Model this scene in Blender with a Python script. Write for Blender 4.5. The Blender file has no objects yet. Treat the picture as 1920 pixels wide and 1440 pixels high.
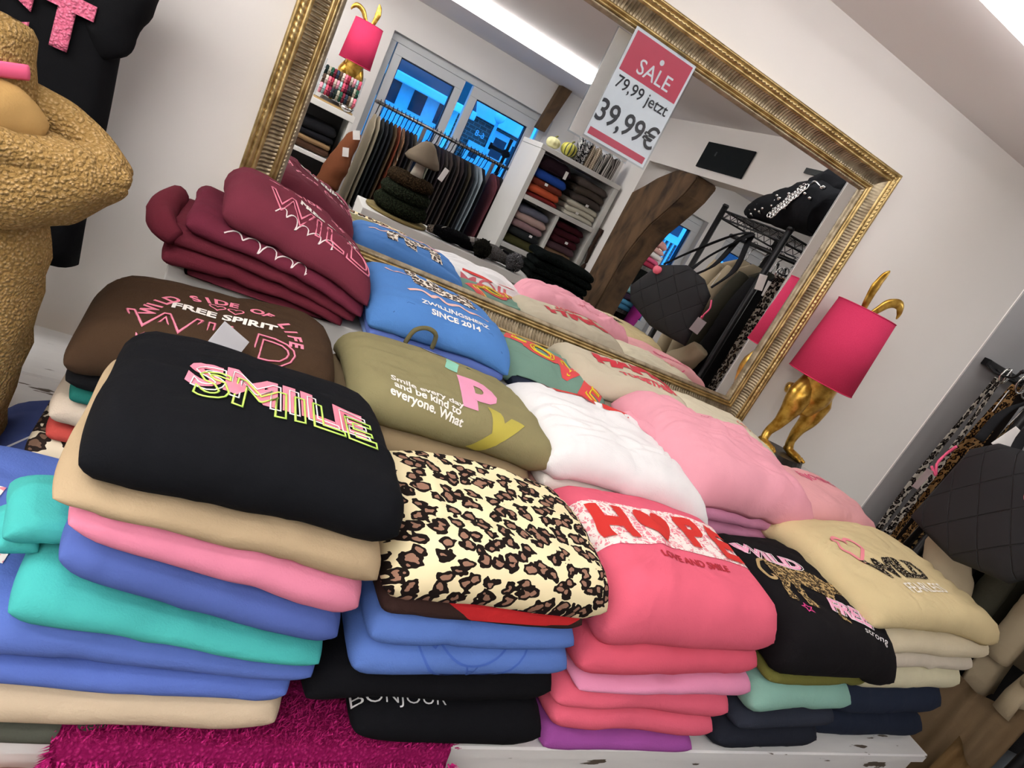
import bpy, bmesh, math, random
from mathutils import Vector, Matrix, noise
from mathutils.bvhtree import BVHTree

random.seed(7); noise.seed_set(12)
SC = bpy.context.scene
COL = SC.collection

# ------------------------------------------------------------------ camera
cam_d = bpy.data.cameras.new('camera')
cam_d.sensor_fit = 'HORIZONTAL'; cam_d.sensor_width = 36.0; cam_d.lens = 22.895
cam_d.clip_start = 0.02; cam_d.clip_end = 200
cam = bpy.data.objects.new('camera', cam_d); COL.objects.link(cam)
_r = Vector((0.85127829, -0.27931757, 0.44419249))
_u = Vector((-0.30089682, 0.43366065, 0.84935242))
_f = Vector((0.42986786, 0.85669139, -0.28512013))
cam.matrix_world = Matrix(((_r.x, _u.x, -_f.x, 0), (_r.y, _u.y, -_f.y, 0), (_r.z, _u.z, -_f.z, 1.6), (0, 0, 0, 1)))
SC.camera = cam

# ------------------------------------------------------------------ world, exposure
w = bpy.data.worlds.new('sky'); SC.world = w; w.use_nodes = True
bg = w.node_tree.nodes['Background']
bg.inputs[0].default_value = (0.03, 0.36, 1.0, 1); bg.inputs[1].default_value = 5.5
SC.view_settings.view_transform = 'Standard'; SC.view_settings.look = 'None'
SC.view_settings.gamma = 1.0; SC.view_settings.use_curve_mapping = False
SC.view_settings.exposure = -0.28
TUBE_STRENGTH = 16.0

# ------------------------------------------------------------------ material helpers
def lin(h):
    h = h.lstrip('#'); o = []
    for i in (0, 2, 4):
        c = int(h[i:i+2], 16) / 255.0
        o.append(c/12.92 if c <= 0.04045 else ((c+0.055)/1.055)**2.4)
    return (o[0], o[1], o[2], 1.0)
MATS = {}
def newmat(name):
    m = bpy.data.materials.new(name); m.use_nodes = True
    nt = m.node_tree
    return m, nt, nt.nodes['Principled BSDF']
def N(nt, t, **kw):
    n = nt.nodes.new(t)
    for k, v in kw.items():
        if k.startswith('i_'): n.inputs[k[2:].replace('_', ' ')].default_value = v
        else: setattr(n, k, v)
    return n
def ramp(nt, stops, interp='LINEAR'):
    n = nt.nodes.new('ShaderNodeValToRGB'); cr = n.color_ramp; cr.interpolation = interp
    while len(cr.elements) < len(stops): cr.elements.new(0.5)
    for e, (p, c) in zip(cr.elements, stops): e.position = p; e.color = c
    return n
def plain(hexc, rough=0.6, metal=0.0, name=None, spec=0.4):
    key = ('p', hexc, rough, metal, spec)
    if key not in MATS:
        m, nt, b = newmat(name or 'plain_' + hexc.strip('#'))
        tc = N(nt, 'ShaderNodeTexCoord'); nz = N(nt, 'ShaderNodeTexNoise'); nz.inputs['Scale'].default_value = 30
        nt.links.new(tc.outputs['Object'], nz.inputs['Vector'])
        c = lin(hexc); d = tuple(x*0.93 for x in c[:3]) + (1,)
        r = ramp(nt, [(0.3, d), (0.7, c)]); nt.links.new(nz.outputs['Fac'], r.inputs[0])
        nt.links.new(r.outputs[0], b.inputs['Base Color'])
        b.inputs['Roughness'].default_value = rough; b.inputs['Metallic'].default_value = metal
        b.inputs['Specular IOR Level'].default_value = spec
        MATS[key] = m
    return MATS[key]
def fabric(hexc, rough=0.95, bump=0.25, scale=420, sheen=0.15):
    key = ('f', hexc, bump, scale, sheen)
    if key not in MATS:
        m, nt, b = newmat('fabric_' + hexc.strip('#'))
        tc = N(nt, 'ShaderNodeTexCoord')
        n1 = N(nt, 'ShaderNodeTexNoise'); n1.inputs['Scale'].default_value = 14; n1.inputs['Detail'].default_value = 3
        n2 = N(nt, 'ShaderNodeTexNoise'); n2.inputs['Scale'].default_value = scale; n2.inputs['Detail'].default_value = 2
        for n in (n1, n2): nt.links.new(tc.outputs['Object'], n.inputs['Vector'])
        c = lin(hexc); lu = 0.3*c[0]+0.59*c[1]+0.11*c[2]; c = tuple(0.9*x + 0.1*lu + 0.002 for x in c[:3]) + (1,)
        r = ramp(nt, [(0.3, tuple(x*0.92 for x in c[:3]) + (1,)), (0.7, c)])
        nt.links.new(n1.outputs['Fac'], r.inputs[0]); nt.links.new(r.outputs[0], b.inputs['Base Color'])
        bp = N(nt, 'ShaderNodeBump'); bp.inputs['Strength'].default_value = bump; bp.inputs['Distance'].default_value = 0.002
        nt.links.new(n2.outputs['Fac'], bp.inputs['Height'])
        n3 = N(nt, 'ShaderNodeTexNoise'); n3.inputs['Scale'].default_value = 13; n3.inputs['Detail'].default_value = 2.5; n3.inputs['Distortion'].default_value = 1.0
        nt.links.new(tc.outputs['Object'], n3.inputs['Vector'])
        b3 = N(nt, 'ShaderNodeBump'); b3.inputs['Strength'].default_value = 0.30; b3.inputs['Distance'].default_value = 0.014
        nt.links.new(n3.outputs['Fac'], b3.inputs['Height']); nt.links.new(b3.outputs[0], bp.inputs['Normal']); nt.links.new(bp.outputs[0], b.inputs['Normal'])
        b.inputs['Roughness'].default_value = rough; b.inputs['Specular IOR Level'].default_value = 0.1
        b.inputs['Sheen Weight'].default_value = sheen; b.inputs['Sheen Roughness'].default_value = 0.6
        b.inputs['Sheen Tint'].default_value = c
        MATS[key] = m
    return MATS[key]
def plush(hexc, dark, scale=160, bump=1.0):
    key = ('pl', hexc, scale)
    if key not in MATS:
        m, nt, b = newmat('plush_' + hexc.strip('#'))
        tc = N(nt, 'ShaderNodeTexCoord')
        n1 = N(nt, 'ShaderNodeTexNoise'); n1.inputs['Scale'].default_value = scale; n1.inputs['Detail'].default_value = 4
        v = N(nt, 'ShaderNodeTexVoronoi'); v.inputs['Scale'].default_value = scale*0.7
        for n in (n1, v): nt.links.new(tc.outputs['Object'], n.inputs['Vector'])
        mx = N(nt, 'ShaderNodeMath', operation='ADD'); nt.links.new(n1.outputs['Fac'], mx.inputs[0]); nt.links.new(v.outputs['Distance'], mx.inputs[1])
        r = ramp(nt, [(0.55, lin(hexc)), (1.0, lin(dark))]); nt.links.new(mx.outputs[0], r.inputs[0])
        nt.links.new(r.outputs[0], b.inputs['Base Color'])
        bp = N(nt, 'ShaderNodeBump'); bp.inputs['Strength'].default_value = bump; bp.inputs['Distance'].default_value = 0.006; bp.invert = True
        nt.links.new(mx.outputs[0], bp.inputs['Height']); nt.links.new(bp.outputs[0], b.inputs['Normal'])
        b.inputs['Roughness'].default_value = 1.0; b.inputs['Specular IOR Level'].default_value = 0.05
        b.inputs['Sheen Weight'].default_value = 0.3; b.inputs['Sheen Tint'].default_value = lin(hexc)
        MATS[key] = m
    return MATS[key]
def leopard(bgc='#f0e2b8', spot='#1d1614', mid='#9a7562', scale=44, key=None):
    k = ('leo', bgc, spot, mid, scale)
    if k not in MATS:
        m, nt, b = newmat('leopard_print')
        tc = N(nt, 'ShaderNodeTexCoord')
        spx = N(nt, 'ShaderNodeSeparateXYZ'); nt.links.new(tc.outputs['Object'], spx.inputs[0])
        yz = N(nt, 'ShaderNodeMath', operation='ADD'); nt.links.new(spx.outputs[1], yz.inputs[0]); nt.links.new(spx.outputs[2], yz.inputs[1])
        uv = N(nt, 'ShaderNodeCombineXYZ'); nt.links.new(spx.outputs[0], uv.inputs[0]); nt.links.new(yz.outputs[0], uv.inputs[1])
        nz = N(nt, 'ShaderNodeTexNoise'); nz.inputs['Scale'].default_value = scale*1.6; nz.inputs['Detail'].default_value = 1
        nt.links.new(uv.outputs[0], nz.inputs['Vector'])
        sub = N(nt, 'ShaderNodeVectorMath', operation='SUBTRACT'); sub.inputs[1].default_value = (0.5, 0.5, 0.5)
        nt.links.new(nz.outputs['Color'], sub.inputs[0])
        scl = N(nt, 'ShaderNodeVectorMath', operation='SCALE'); scl.inputs['Scale'].default_value = 0.9/scale
        nt.links.new(sub.outputs[0], scl.inputs[0])
        add = N(nt, 'ShaderNodeVectorMath', operation='ADD')
        nt.links.new(uv.outputs[0], add.inputs[0]); nt.links.new(scl.outputs[0], add.inputs[1])
        v = N(nt, 'ShaderNodeTexVoronoi', voronoi_dimensions='2D'); v.inputs['Scale'].default_value = scale; v.inputs['Randomness'].default_value = 0.85
        nt.links.new(add.outputs[0], v.inputs['Vector'])
        n2 = N(nt, 'ShaderNodeTexNoise'); n2.inputs['Scale'].default_value = scale*1.5; nt.links.new(uv.outputs[0], n2.inputs['Vector'])
        off = N(nt, 'ShaderNodeMath', operation='MULTIPLY_ADD'); off.inputs[1].default_value = 0.55; off.inputs[2].default_value = -0.275
        nt.links.new(n2.outputs['Fac'], off.inputs[0])
        d = N(nt, 'ShaderNodeMath', operation='ADD'); nt.links.new(v.outputs['Distance'], d.inputs[0]); nt.links.new(off.outputs[0], d.inputs[1])
        r = ramp(nt, [(0.0, lin(mid)), (0.20, lin(spot)), (0.46, lin(bgc))], 'CONSTANT')
        nt.links.new(d.outputs[0], r.inputs[0]); nt.links.new(r.outputs[0], b.inputs['Base Color'])
        b.inputs['Roughness'].default_value = 0.9; b.inputs['Specular IOR Level'].default_value = 0.1
        MATS[k] = m
    return MATS[k]
def gold(name='gold_leaf', c1='#b98a2e', c2='#6e4a12', rough=0.34, scale=60):
    k = ('gold', name)
    if k not in MATS:
        m, nt, b = newmat(name)
        tc = N(nt, 'ShaderNodeTexCoord'); nz = N(nt, 'ShaderNodeTexNoise'); nz.inputs['Scale'].default_value = scale; nz.inputs['Detail'].default_value = 5
        nt.links.new(tc.outputs['Object'], nz.inputs['Vector'])
        r = ramp(nt, [(0.35, lin(c2)), (0.6, lin(c1))]); nt.links.new(nz.outputs['Fac'], r.inputs[0])
        nt.links.new(r.outputs[0], b.inputs['Base Color'])
        b.inputs['Metallic'].default_value = 0.85; b.inputs['Roughness'].default_value = rough
        bp = N(nt, 'ShaderNodeBump'); bp.inputs['Strength'].default_value = 0.25; bp.inputs['Distance'].default_value = 0.002
        nt.links.new(nz.outputs['Fac'], bp.inputs['Height']); nt.links.new(bp.outputs[0], b.inputs['Normal'])
        MATS[k] = m
    return MATS[k]
def paint(hexc, name, rough=0.85, bump=0.05):
    k = ('paint', name)
    if k not in MATS:
        m, nt, b = newmat(name)
        tc = N(nt, 'ShaderNodeTexCoord'); nz = N(nt, 'ShaderNodeTexNoise'); nz.inputs['Scale'].default_value = 3; nz.inputs['Detail'].default_value = 4
        n2 = N(nt, 'ShaderNodeTexNoise'); n2.inputs['Scale'].default_value = 220
        for n in (nz, n2): nt.links.new(tc.outputs['Object'], n.inputs['Vector'])
        c = lin(hexc); r = ramp(nt, [(0.3, tuple(x*0.965 for x in c[:3]) + (1,)), (0.7, c)])
        nt.links.new(nz.outputs['Fac'], r.inputs[0]); nt.links.new(r.outputs[0], b.inputs['Base Color'])
        bp = N(nt, 'ShaderNodeBump'); bp.inputs['Strength'].default_value = bump; bp.inputs['Distance'].default_value = 0.002
        nt.links.new(n2.outputs['Fac'], bp.inputs['Height']); nt.links.new(bp.outputs[0], b.inputs['Normal'])
        b.inputs['Roughness'].default_value = rough; b.inputs['Specular IOR Level'].default_value = 0.2
        MATS[k] = m
    return MATS[k]
def emis(hexc, strength, name):
    m, nt, b = newmat(name)
    b.inputs['Base Color'].default_value = (0.8, 0.8, 0.8, 1)
    b.inputs['Emission Color'].default_value = lin(hexc); b.inputs['Emission Strength'].default_value = strength
    return m
def clear(name, tint='#f4f8fb', gloss=0.1):
    k = ('clear', name)
    if k not in MATS:
        m = bpy.data.materials.new(name); m.use_nodes = True; nt = m.node_tree; nt.nodes.clear()
        o = nt.nodes.new('ShaderNodeOutputMaterial'); mx = nt.nodes.new('ShaderNodeMixShader'); mx.inputs[0].default_value = gloss
        t = nt.nodes.new('ShaderNodeBsdfTransparent'); t.inputs[0].default_value = lin(tint)
        g = nt.nodes.new('ShaderNodeBsdfGlossy'); g.inputs['Roughness'].default_value = 0.05
        nt.links.new(t.outputs[0], mx.inputs[1]); nt.links.new(g.outputs[0], mx.inputs[2]); nt.links.new(mx.outputs[0], o.inputs[0])
        MATS[k] = m
    return MATS[k]
def distressed(name='distressed_white_wood'):
    k = ('dist', name)
    if k not in MATS:
        m, nt, b = newmat(name)
        tc = N(nt, 'ShaderNodeTexCoord'); mp = N(nt, 'ShaderNodeMapping'); mp.inputs['Scale'].default_value = (9, 60, 40)
        nt.links.new(tc.outputs['Object'], mp.inputs[0])
        nz = N(nt, 'ShaderNodeTexNoise'); nz.inputs['Scale'].default_value = 1; nz.inputs['Detail'].default_value = 6
        nt.links.new(mp.outputs[0], nz.inputs['Vector'])
        r = ramp(nt, [(0.0, lin('#3a3028')), (0.335, lin('#5a5046')), (0.35, lin('#dcdcdc')), (1.0, lin('#e6e6e4'))])
        nt.links.new(nz.outputs['Fac'], r.inputs[0]); nt.links.new(r.outputs[0], b.inputs['Base Color'])
        bp = N(nt, 'ShaderNodeBump'); bp.inputs['Strength'].default_value = 0.4; bp.inputs['Distance'].default_value = 0.003
        nt.links.new(r.outputs[0], bp.inputs['Height']); nt.links.new(bp.outputs[0], b.inputs['Normal'])
        b.inputs['Roughness'].default_value = 0.6
        MATS[k] = m
    return MATS[k]
def wood(name, c1, c2, scale=(3, 3, 30)):
    k = ('wood', name)
    if k not in MATS:
        m, nt, b = newmat(name)
        tc = N(nt, 'ShaderNodeTexCoord'); mp = N(nt, 'ShaderNodeMapping'); mp.inputs['Scale'].default_value = scale
        nt.links.new(tc.outputs['Object'], mp.inputs[0])
        nz = N(nt, 'ShaderNodeTexNoise'); nz.inputs['Scale'].default_value = 3; nz.inputs['Detail'].default_value = 6; nz.inputs['Distortion'].default_value = 0.6
        nt.links.new(mp.outputs[0], nz.inputs['Vector'])
        r = ramp(nt, [(0.3, lin(c2)), (0.65, lin(c1))]); nt.links.new(nz.outputs['Fac'], r.inputs[0]); nt.links.new(r.outputs[0], b.inputs['Base Color'])
        bp = N(nt, 'ShaderNodeBump'); bp.inputs['Strength'].default_value = 0.6; bp.inputs['Distance'].default_value = 0.006
        nt.links.new(nz.outputs['Fac'], bp.inputs['Height']); nt.links.new(bp.outputs[0], b.inputs['Normal'])
        b.inputs['Roughness'].default_value = 0.85
        MATS[k] = m
    return MATS[k]
def knit(hexc, dark, scale=70):
    k = ('knit', hexc, scale)
    if k not in MATS:
        m, nt, b = newmat('knit_' + hexc.strip('#'))
        tc = N(nt, 'ShaderNodeTexCoord')
        v = N(nt, 'ShaderNodeTexVoronoi'); v.inputs['Scale'].default_value = scale; nt.links.new(tc.outputs['Object'], v.inputs['Vector'])
        r = ramp(nt, [(0.1, lin(hexc)), (0.6, lin(dark))]); nt.links.new(v.outputs['Distance'], r.inputs[0]); nt.links.new(r.outputs[0], b.inputs['Base Color'])
        bp = N(nt, 'ShaderNodeBump'); bp.invert = True; bp.inputs['Strength'].default_value = 1; bp.inputs['Distance'].default_value = 0.008
        nt.links.new(v.outputs['Distance'], bp.inputs['Height']); nt.links.new(bp.outputs[0], b.inputs['Normal'])
        b.inputs['Roughness'].default_value = 1; b.inputs['Specular IOR Level'].default_value = 0.05
        MATS[k] = m
    return MATS[k]
def lace():
    k = 'lace'
    if k not in MATS:
        m, nt, b = newmat('white_lace')
        tc = N(nt, 'ShaderNodeTexCoord')
        v = N(nt, 'ShaderNodeTexVoronoi', feature='DISTANCE_TO_EDGE'); v.inputs['Scale'].default_value = 85
        nz = N(nt, 'ShaderNodeTexNoise'); nz.inputs['Scale'].default_value = 38; nz.inputs['Detail'].default_value = 2; nz.inputs['Distortion'].default_value = 2.5
        for n in (v, nz): nt.links.new(tc.outputs['Object'], n.inputs['Vector'])
        r1 = ramp(nt, [(0.04, (1, 1, 1, 1)), (0.10, (0, 0, 0, 1))]); nt.links.new(v.outputs['Distance'], r1.inputs[0])
        r2 = ramp(nt, [(0.47, (0, 0, 0, 1)), (0.52, (1, 1, 1, 1))]); nt.links.new(nz.outputs['Fac'], r2.inputs[0])
        mx = N(nt, 'ShaderNodeMath', operation='MAXIMUM'); nt.links.new(r1.outputs[0], mx.inputs[0]); nt.links.new(r2.outputs[0], mx.inputs[1])
        r = ramp(nt, [(0.0, lin('#e58a98')), (1.0, lin('#f2e8e4'))]); nt.links.new(mx.outputs[0], r.inputs[0]); nt.links.new(r.outputs[0], b.inputs['Base Color'])
        b.inputs['Roughness'].default_value = 0.9
        MATS[k] = m
    return MATS[k]

# ------------------------------------------------------------------ object helpers
def link(o): COL.objects.link(o); return o
def obj(name, bm, mat, parent=None, loc=(0, 0, 0), rot=(0, 0, 0), smooth=True):
    me = bpy.data.meshes.new(name); bm.normal_update(); bm.to_mesh(me); bm.free()
    if smooth:
        for p in me.polygons: p.use_smooth = True
    if mat: me.materials.append(mat)
    o = bpy.data.objects.new(name, me); o.location = loc; o.rotation_euler = rot
    link(o)
    if parent: o.parent = parent
    return o
def flat(name, bm, mat, parent=None, loc=(0, 0, 0), rot=(0, 0, 0)): return obj(name, bm, mat, parent, loc, rot, False)
def tag(o, label, cat, group=None):
    o['label'] = label; o['category'] = cat
    if group: o['group'] = group
    return o
def struct(o): o['kind'] = 'structure'; return o
def empty(name, label, cat, loc=(0, 0, 0), rz=0, group=None):
    o = bpy.data.objects.new(name, None); o.location = loc; o.rotation_euler = (0, 0, rz); o.empty_display_size = 0.05
    link(o); return tag(o, label, cat, group)
def boxinto(bm, x0, x1, y0, y1, z0, z1, bevel=0.0):
    r = bmesh.ops.create_cube(bm, size=1.0)
    for v in r['verts']:
        v.co = Vector((x0 + (v.co.x+0.5)*(x1-x0), y0 + (v.co.y+0.5)*(y1-y0), z0 + (v.co.z+0.5)*(z1-z0)))
    if bevel > 0:
        es = list({e for v in r['verts'] for e in v.link_edges})
        bmesh.ops.bevel(bm, geom=es, offset=bevel, segments=2, affect='EDGES', profile=0.6)
    return bm
def box(x0, x1, y0, y1, z0, z1, bevel=0.0): return boxinto(bmesh.new(), x0, x1, y0, y1, z0, z1, bevel)
def sweepinto(bm, pts, radii, seg=12, flat=1.0, up=Vector((0, 0, 1)), cap=True, wob=0.0, seed=0):
    """tube along pts; radii per point; flat squashes it along the 'up' direction"""
    pts = [Vector(p) for p in pts]
    if not isinstance(radii, (list, tuple)): radii = [radii]*len(pts)
    rings = []
    for i, p in enumerate(pts):
        t = (pts[min(i+1, len(pts)-1)] - pts[max(i-1, 0)]).normalized()
        u = up - t*up.dot(t)
        if u.length < 1e-3: u = Vector((0, 1, 0)) - t*t.y
        u.normalize(); s = t.cross(u)
        ring = []
        for k in range(seg):
            a = 2*math.pi*k/seg
            q = p + s*math.cos(a)*radii[i] + u*math.sin(a)*radii[i]*flat
            if wob: q = q + noise.noise_vector(q*22 + Vector((seed, 0, 0)))*wob
            ring.append(bm.verts.new(q))
        rings.append(ring)
    for a, b in zip(rings, rings[1:]):
        for k in range(seg):
            bm.faces.new((a[k], a[(k+1) % seg], b[(k+1) % seg], b[k]))
    if cap:
        bm.faces.new(rings[0][::-1]); bm.faces.new(rings[-1])
    return bm
def sweep(*a, **k): return sweepinto(bmesh.new(), *a, **k)
def catmull(pts, n=6):
    pts = [Vector(p) for p in pts]; out = []
    P = [pts[0]] + pts + [pts[-1]]
    for i in range(1, len(P)-2):
        for k in range(n):
            t = k/n; a, b, c, d = P[i-1], P[i], P[i+1], P[i+2]
            out.append(0.5*((2*b) + (c-a)*t + (2*a-5*b+4*c-d)*t*t + (3*b-a-3*c+d)*t**3))
    out.append(pts[-1]); return out
def lerpl(v, n):
    """resample radii list to follow catmull(n)"""
    out = []
    for a, b in zip(v, v[1:]):
        for k in range(n): out.append(a + (b-a)*k/n)
    out.append(v[-1]); return out
def extrude_poly(pts2, depth, axis='y'):
    """prism from 2d outline; pts (u,v) -> plane; extruded along axis by depth"""
    bm = bmesh.new()
    def P(u, v, d):
        return (u, d, v) if axis == 'y' else ((d, u, v) if axis == 'x' else (u, v, d))
    a = [bm.verts.new(P(u, v, 0)) for u, v in pts2]; b = [bm.verts.new(P(u, v, depth)) for u, v in pts2]
    n = len(a)
    bm.faces.new(a); bm.faces.new(b[::-1])
    for i in range(n): bm.faces.new((a[i], b[i], b[(i+1) % n], a[(i+1) % n]))
    bmesh.ops.recalc_face_normals(bm, faces=bm.faces)
    return bm
def lathe(prof, seg=24):
    bm = bmesh.new(); rings = []
    for r, z in prof:
        rings.append([bm.verts.new((r*math.cos(2*math.pi*k/seg), r*math.sin(2*math.pi*k/seg), z)) for k in range(seg)])
    for a, b in zip(rings, rings[1:]):
        for k in range(seg): bm.faces.new((a[k], a[(k+1) % seg], b[(k+1) % seg], b[k]))
    bm.faces.new(rings[0][::-1]); bm.faces.new(rings[-1])
    return bm
def copy_tree(o, parent=None):
    c = o.copy(); COL.objects.link(c); c.parent = parent
    for ch in list(o.children): copy_tree(ch, c)
    return c

# ------------------------------------------------------------------ lettering
_TXT = {}
def text_bm(s, size, outline=0.0, bold=0.0, shear=0.0, space=1.0, sx=1.0, line=1.0, cut=0.008, align='CENTER'):
    key = (s, size, outline, bold, shear, space, sx, line, align)
    if key not in _TXT:
        cu = bpy.data.curves.new('t', 'FONT'); cu.body = s; cu.size = size; cu.align_x = align; cu.align_y = 'CENTER'
        cu.offset = bold; cu.shear = shear; cu.space_character = space; cu.space_line = line; cu.resolution_u = 3
        if outline:
            cu.fill_mode = 'NONE'; cu.bevel_depth = outline; cu.bevel_resolution = 0
        ob = bpy.data.objects.new('t', cu); COL.objects.link(ob)
        dg = bpy.context.evaluated_depsgraph_get()
        me = bpy.data.meshes.new_from_object(ob.evaluated_get(dg))
        bpy.data.objects.remove(ob); bpy.data.curves.remove(cu)
        for v in me.vertices: v.co.x *= sx
        _TXT[key] = me
    bm = bmesh.new(); bm.from_mesh(_TXT[key])
    if not outline and cut: slice_bm(bm, cut)
    return bm
def slice_bm(bm, step):
    bmesh.ops.triangulate(bm, faces=bm.faces)
    if not bm.verts: return
    for ax in (0, 1):
        lo = min(v.co[ax] for v in bm.verts); hi = max(v.co[ax] for v in bm.verts)
        n = int((hi-lo)/step)
        for i in range(1, n+1):
            co = Vector((0, 0, 0)); no = Vector((0, 0, 0)); co[ax] = lo + i*step; no[ax] = 1
            if co[ax] < hi - 1e-5:
                bmesh.ops.bisect_plane(bm, geom=list(bm.verts)+list(bm.edges)+list(bm.faces), plane_co=co, plane_no=no)
def poly_bm(pts, cut=0.008):
    bm = bmesh.new(); f = bm.faces.new([bm.verts.new((x, y, 0)) for x, y in pts])
    f.normal_update()
    if f.normal.z < 0: f.normal_flip()
    slice_bm(bm, cut); return bm
def stroke_bm(pts, wd, closed=False):
    """flat ribbon along a 2d polyline"""
    bm = bmesh.new(); P = [Vector((x, y)) for x, y in pts]; n = len(P); vs = []
    for i in range(n):
        a = P[(i-1) % n] if (closed or i > 0) else P[i]; b = P[(i+1) % n] if (closed or i < n-1) else P[i]
        t = (b-a); t = t.normalized() if t.length > 0 else Vector((1, 0)); nn = Vector((-t.y, t.x))*wd/2
        vs.append((bm.verts.new((P[i].x+nn.x, P[i].y+nn.y, 0)), bm.verts.new((P[i].x-nn.x, P[i].y-nn.y, 0))))
    m = n if closed else n-1
    for i in range(m):
        a, b = vs[i], vs[(i+1) % n]
        bm.faces.new((a[1], b[1], b[0], a[0]))
    return bm
def heart_pts(s, n=26):
    o = []
    for k in range(n):
        t = 2*math.pi*k/n
        o.append((s*16*math.sin(t)**3/17, s*(13*math.cos(t)-5*math.cos(2*t)-2*math.cos(3*t)-math.cos(4*t))/17))
    return o
def spline2(pts, n=5):
    return [(p.x, p.y) for p in catmull([(x, y, 0) for x, y in pts], n)]
def merge_bm(dst, src, dx=0, dy=0, rot=0, sc=1, dz=0):
    mp = {}
    c, s = math.cos(rot), math.sin(rot)
    for v in src.verts:
        x, y = v.co.x*sc, v.co.y*sc
        mp[v] = dst.verts.new((c*x - s*y + dx, s*x + c*y + dy, v.co.z + dz))
    for f in src.faces:
        try: dst.faces.new([mp[v] for v in f.verts])
        except ValueError: pass
    src.free(); return dst
def arc_text(s, R, size, a0, a1, bold=0.0, up=True, sx=1.0):
    bm = bmesh.new(); n = len(s)
    for i, ch in enumerate(s):
        if ch == ' ': continue
        a = a0 + (a1-a0)*(i/(n-1))
        g = text_bm(ch, size, bold=bold, sx=sx)
        merge_bm(bm, g, R*math.sin(a), R*math.cos(a), -a)
    return bm

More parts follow.
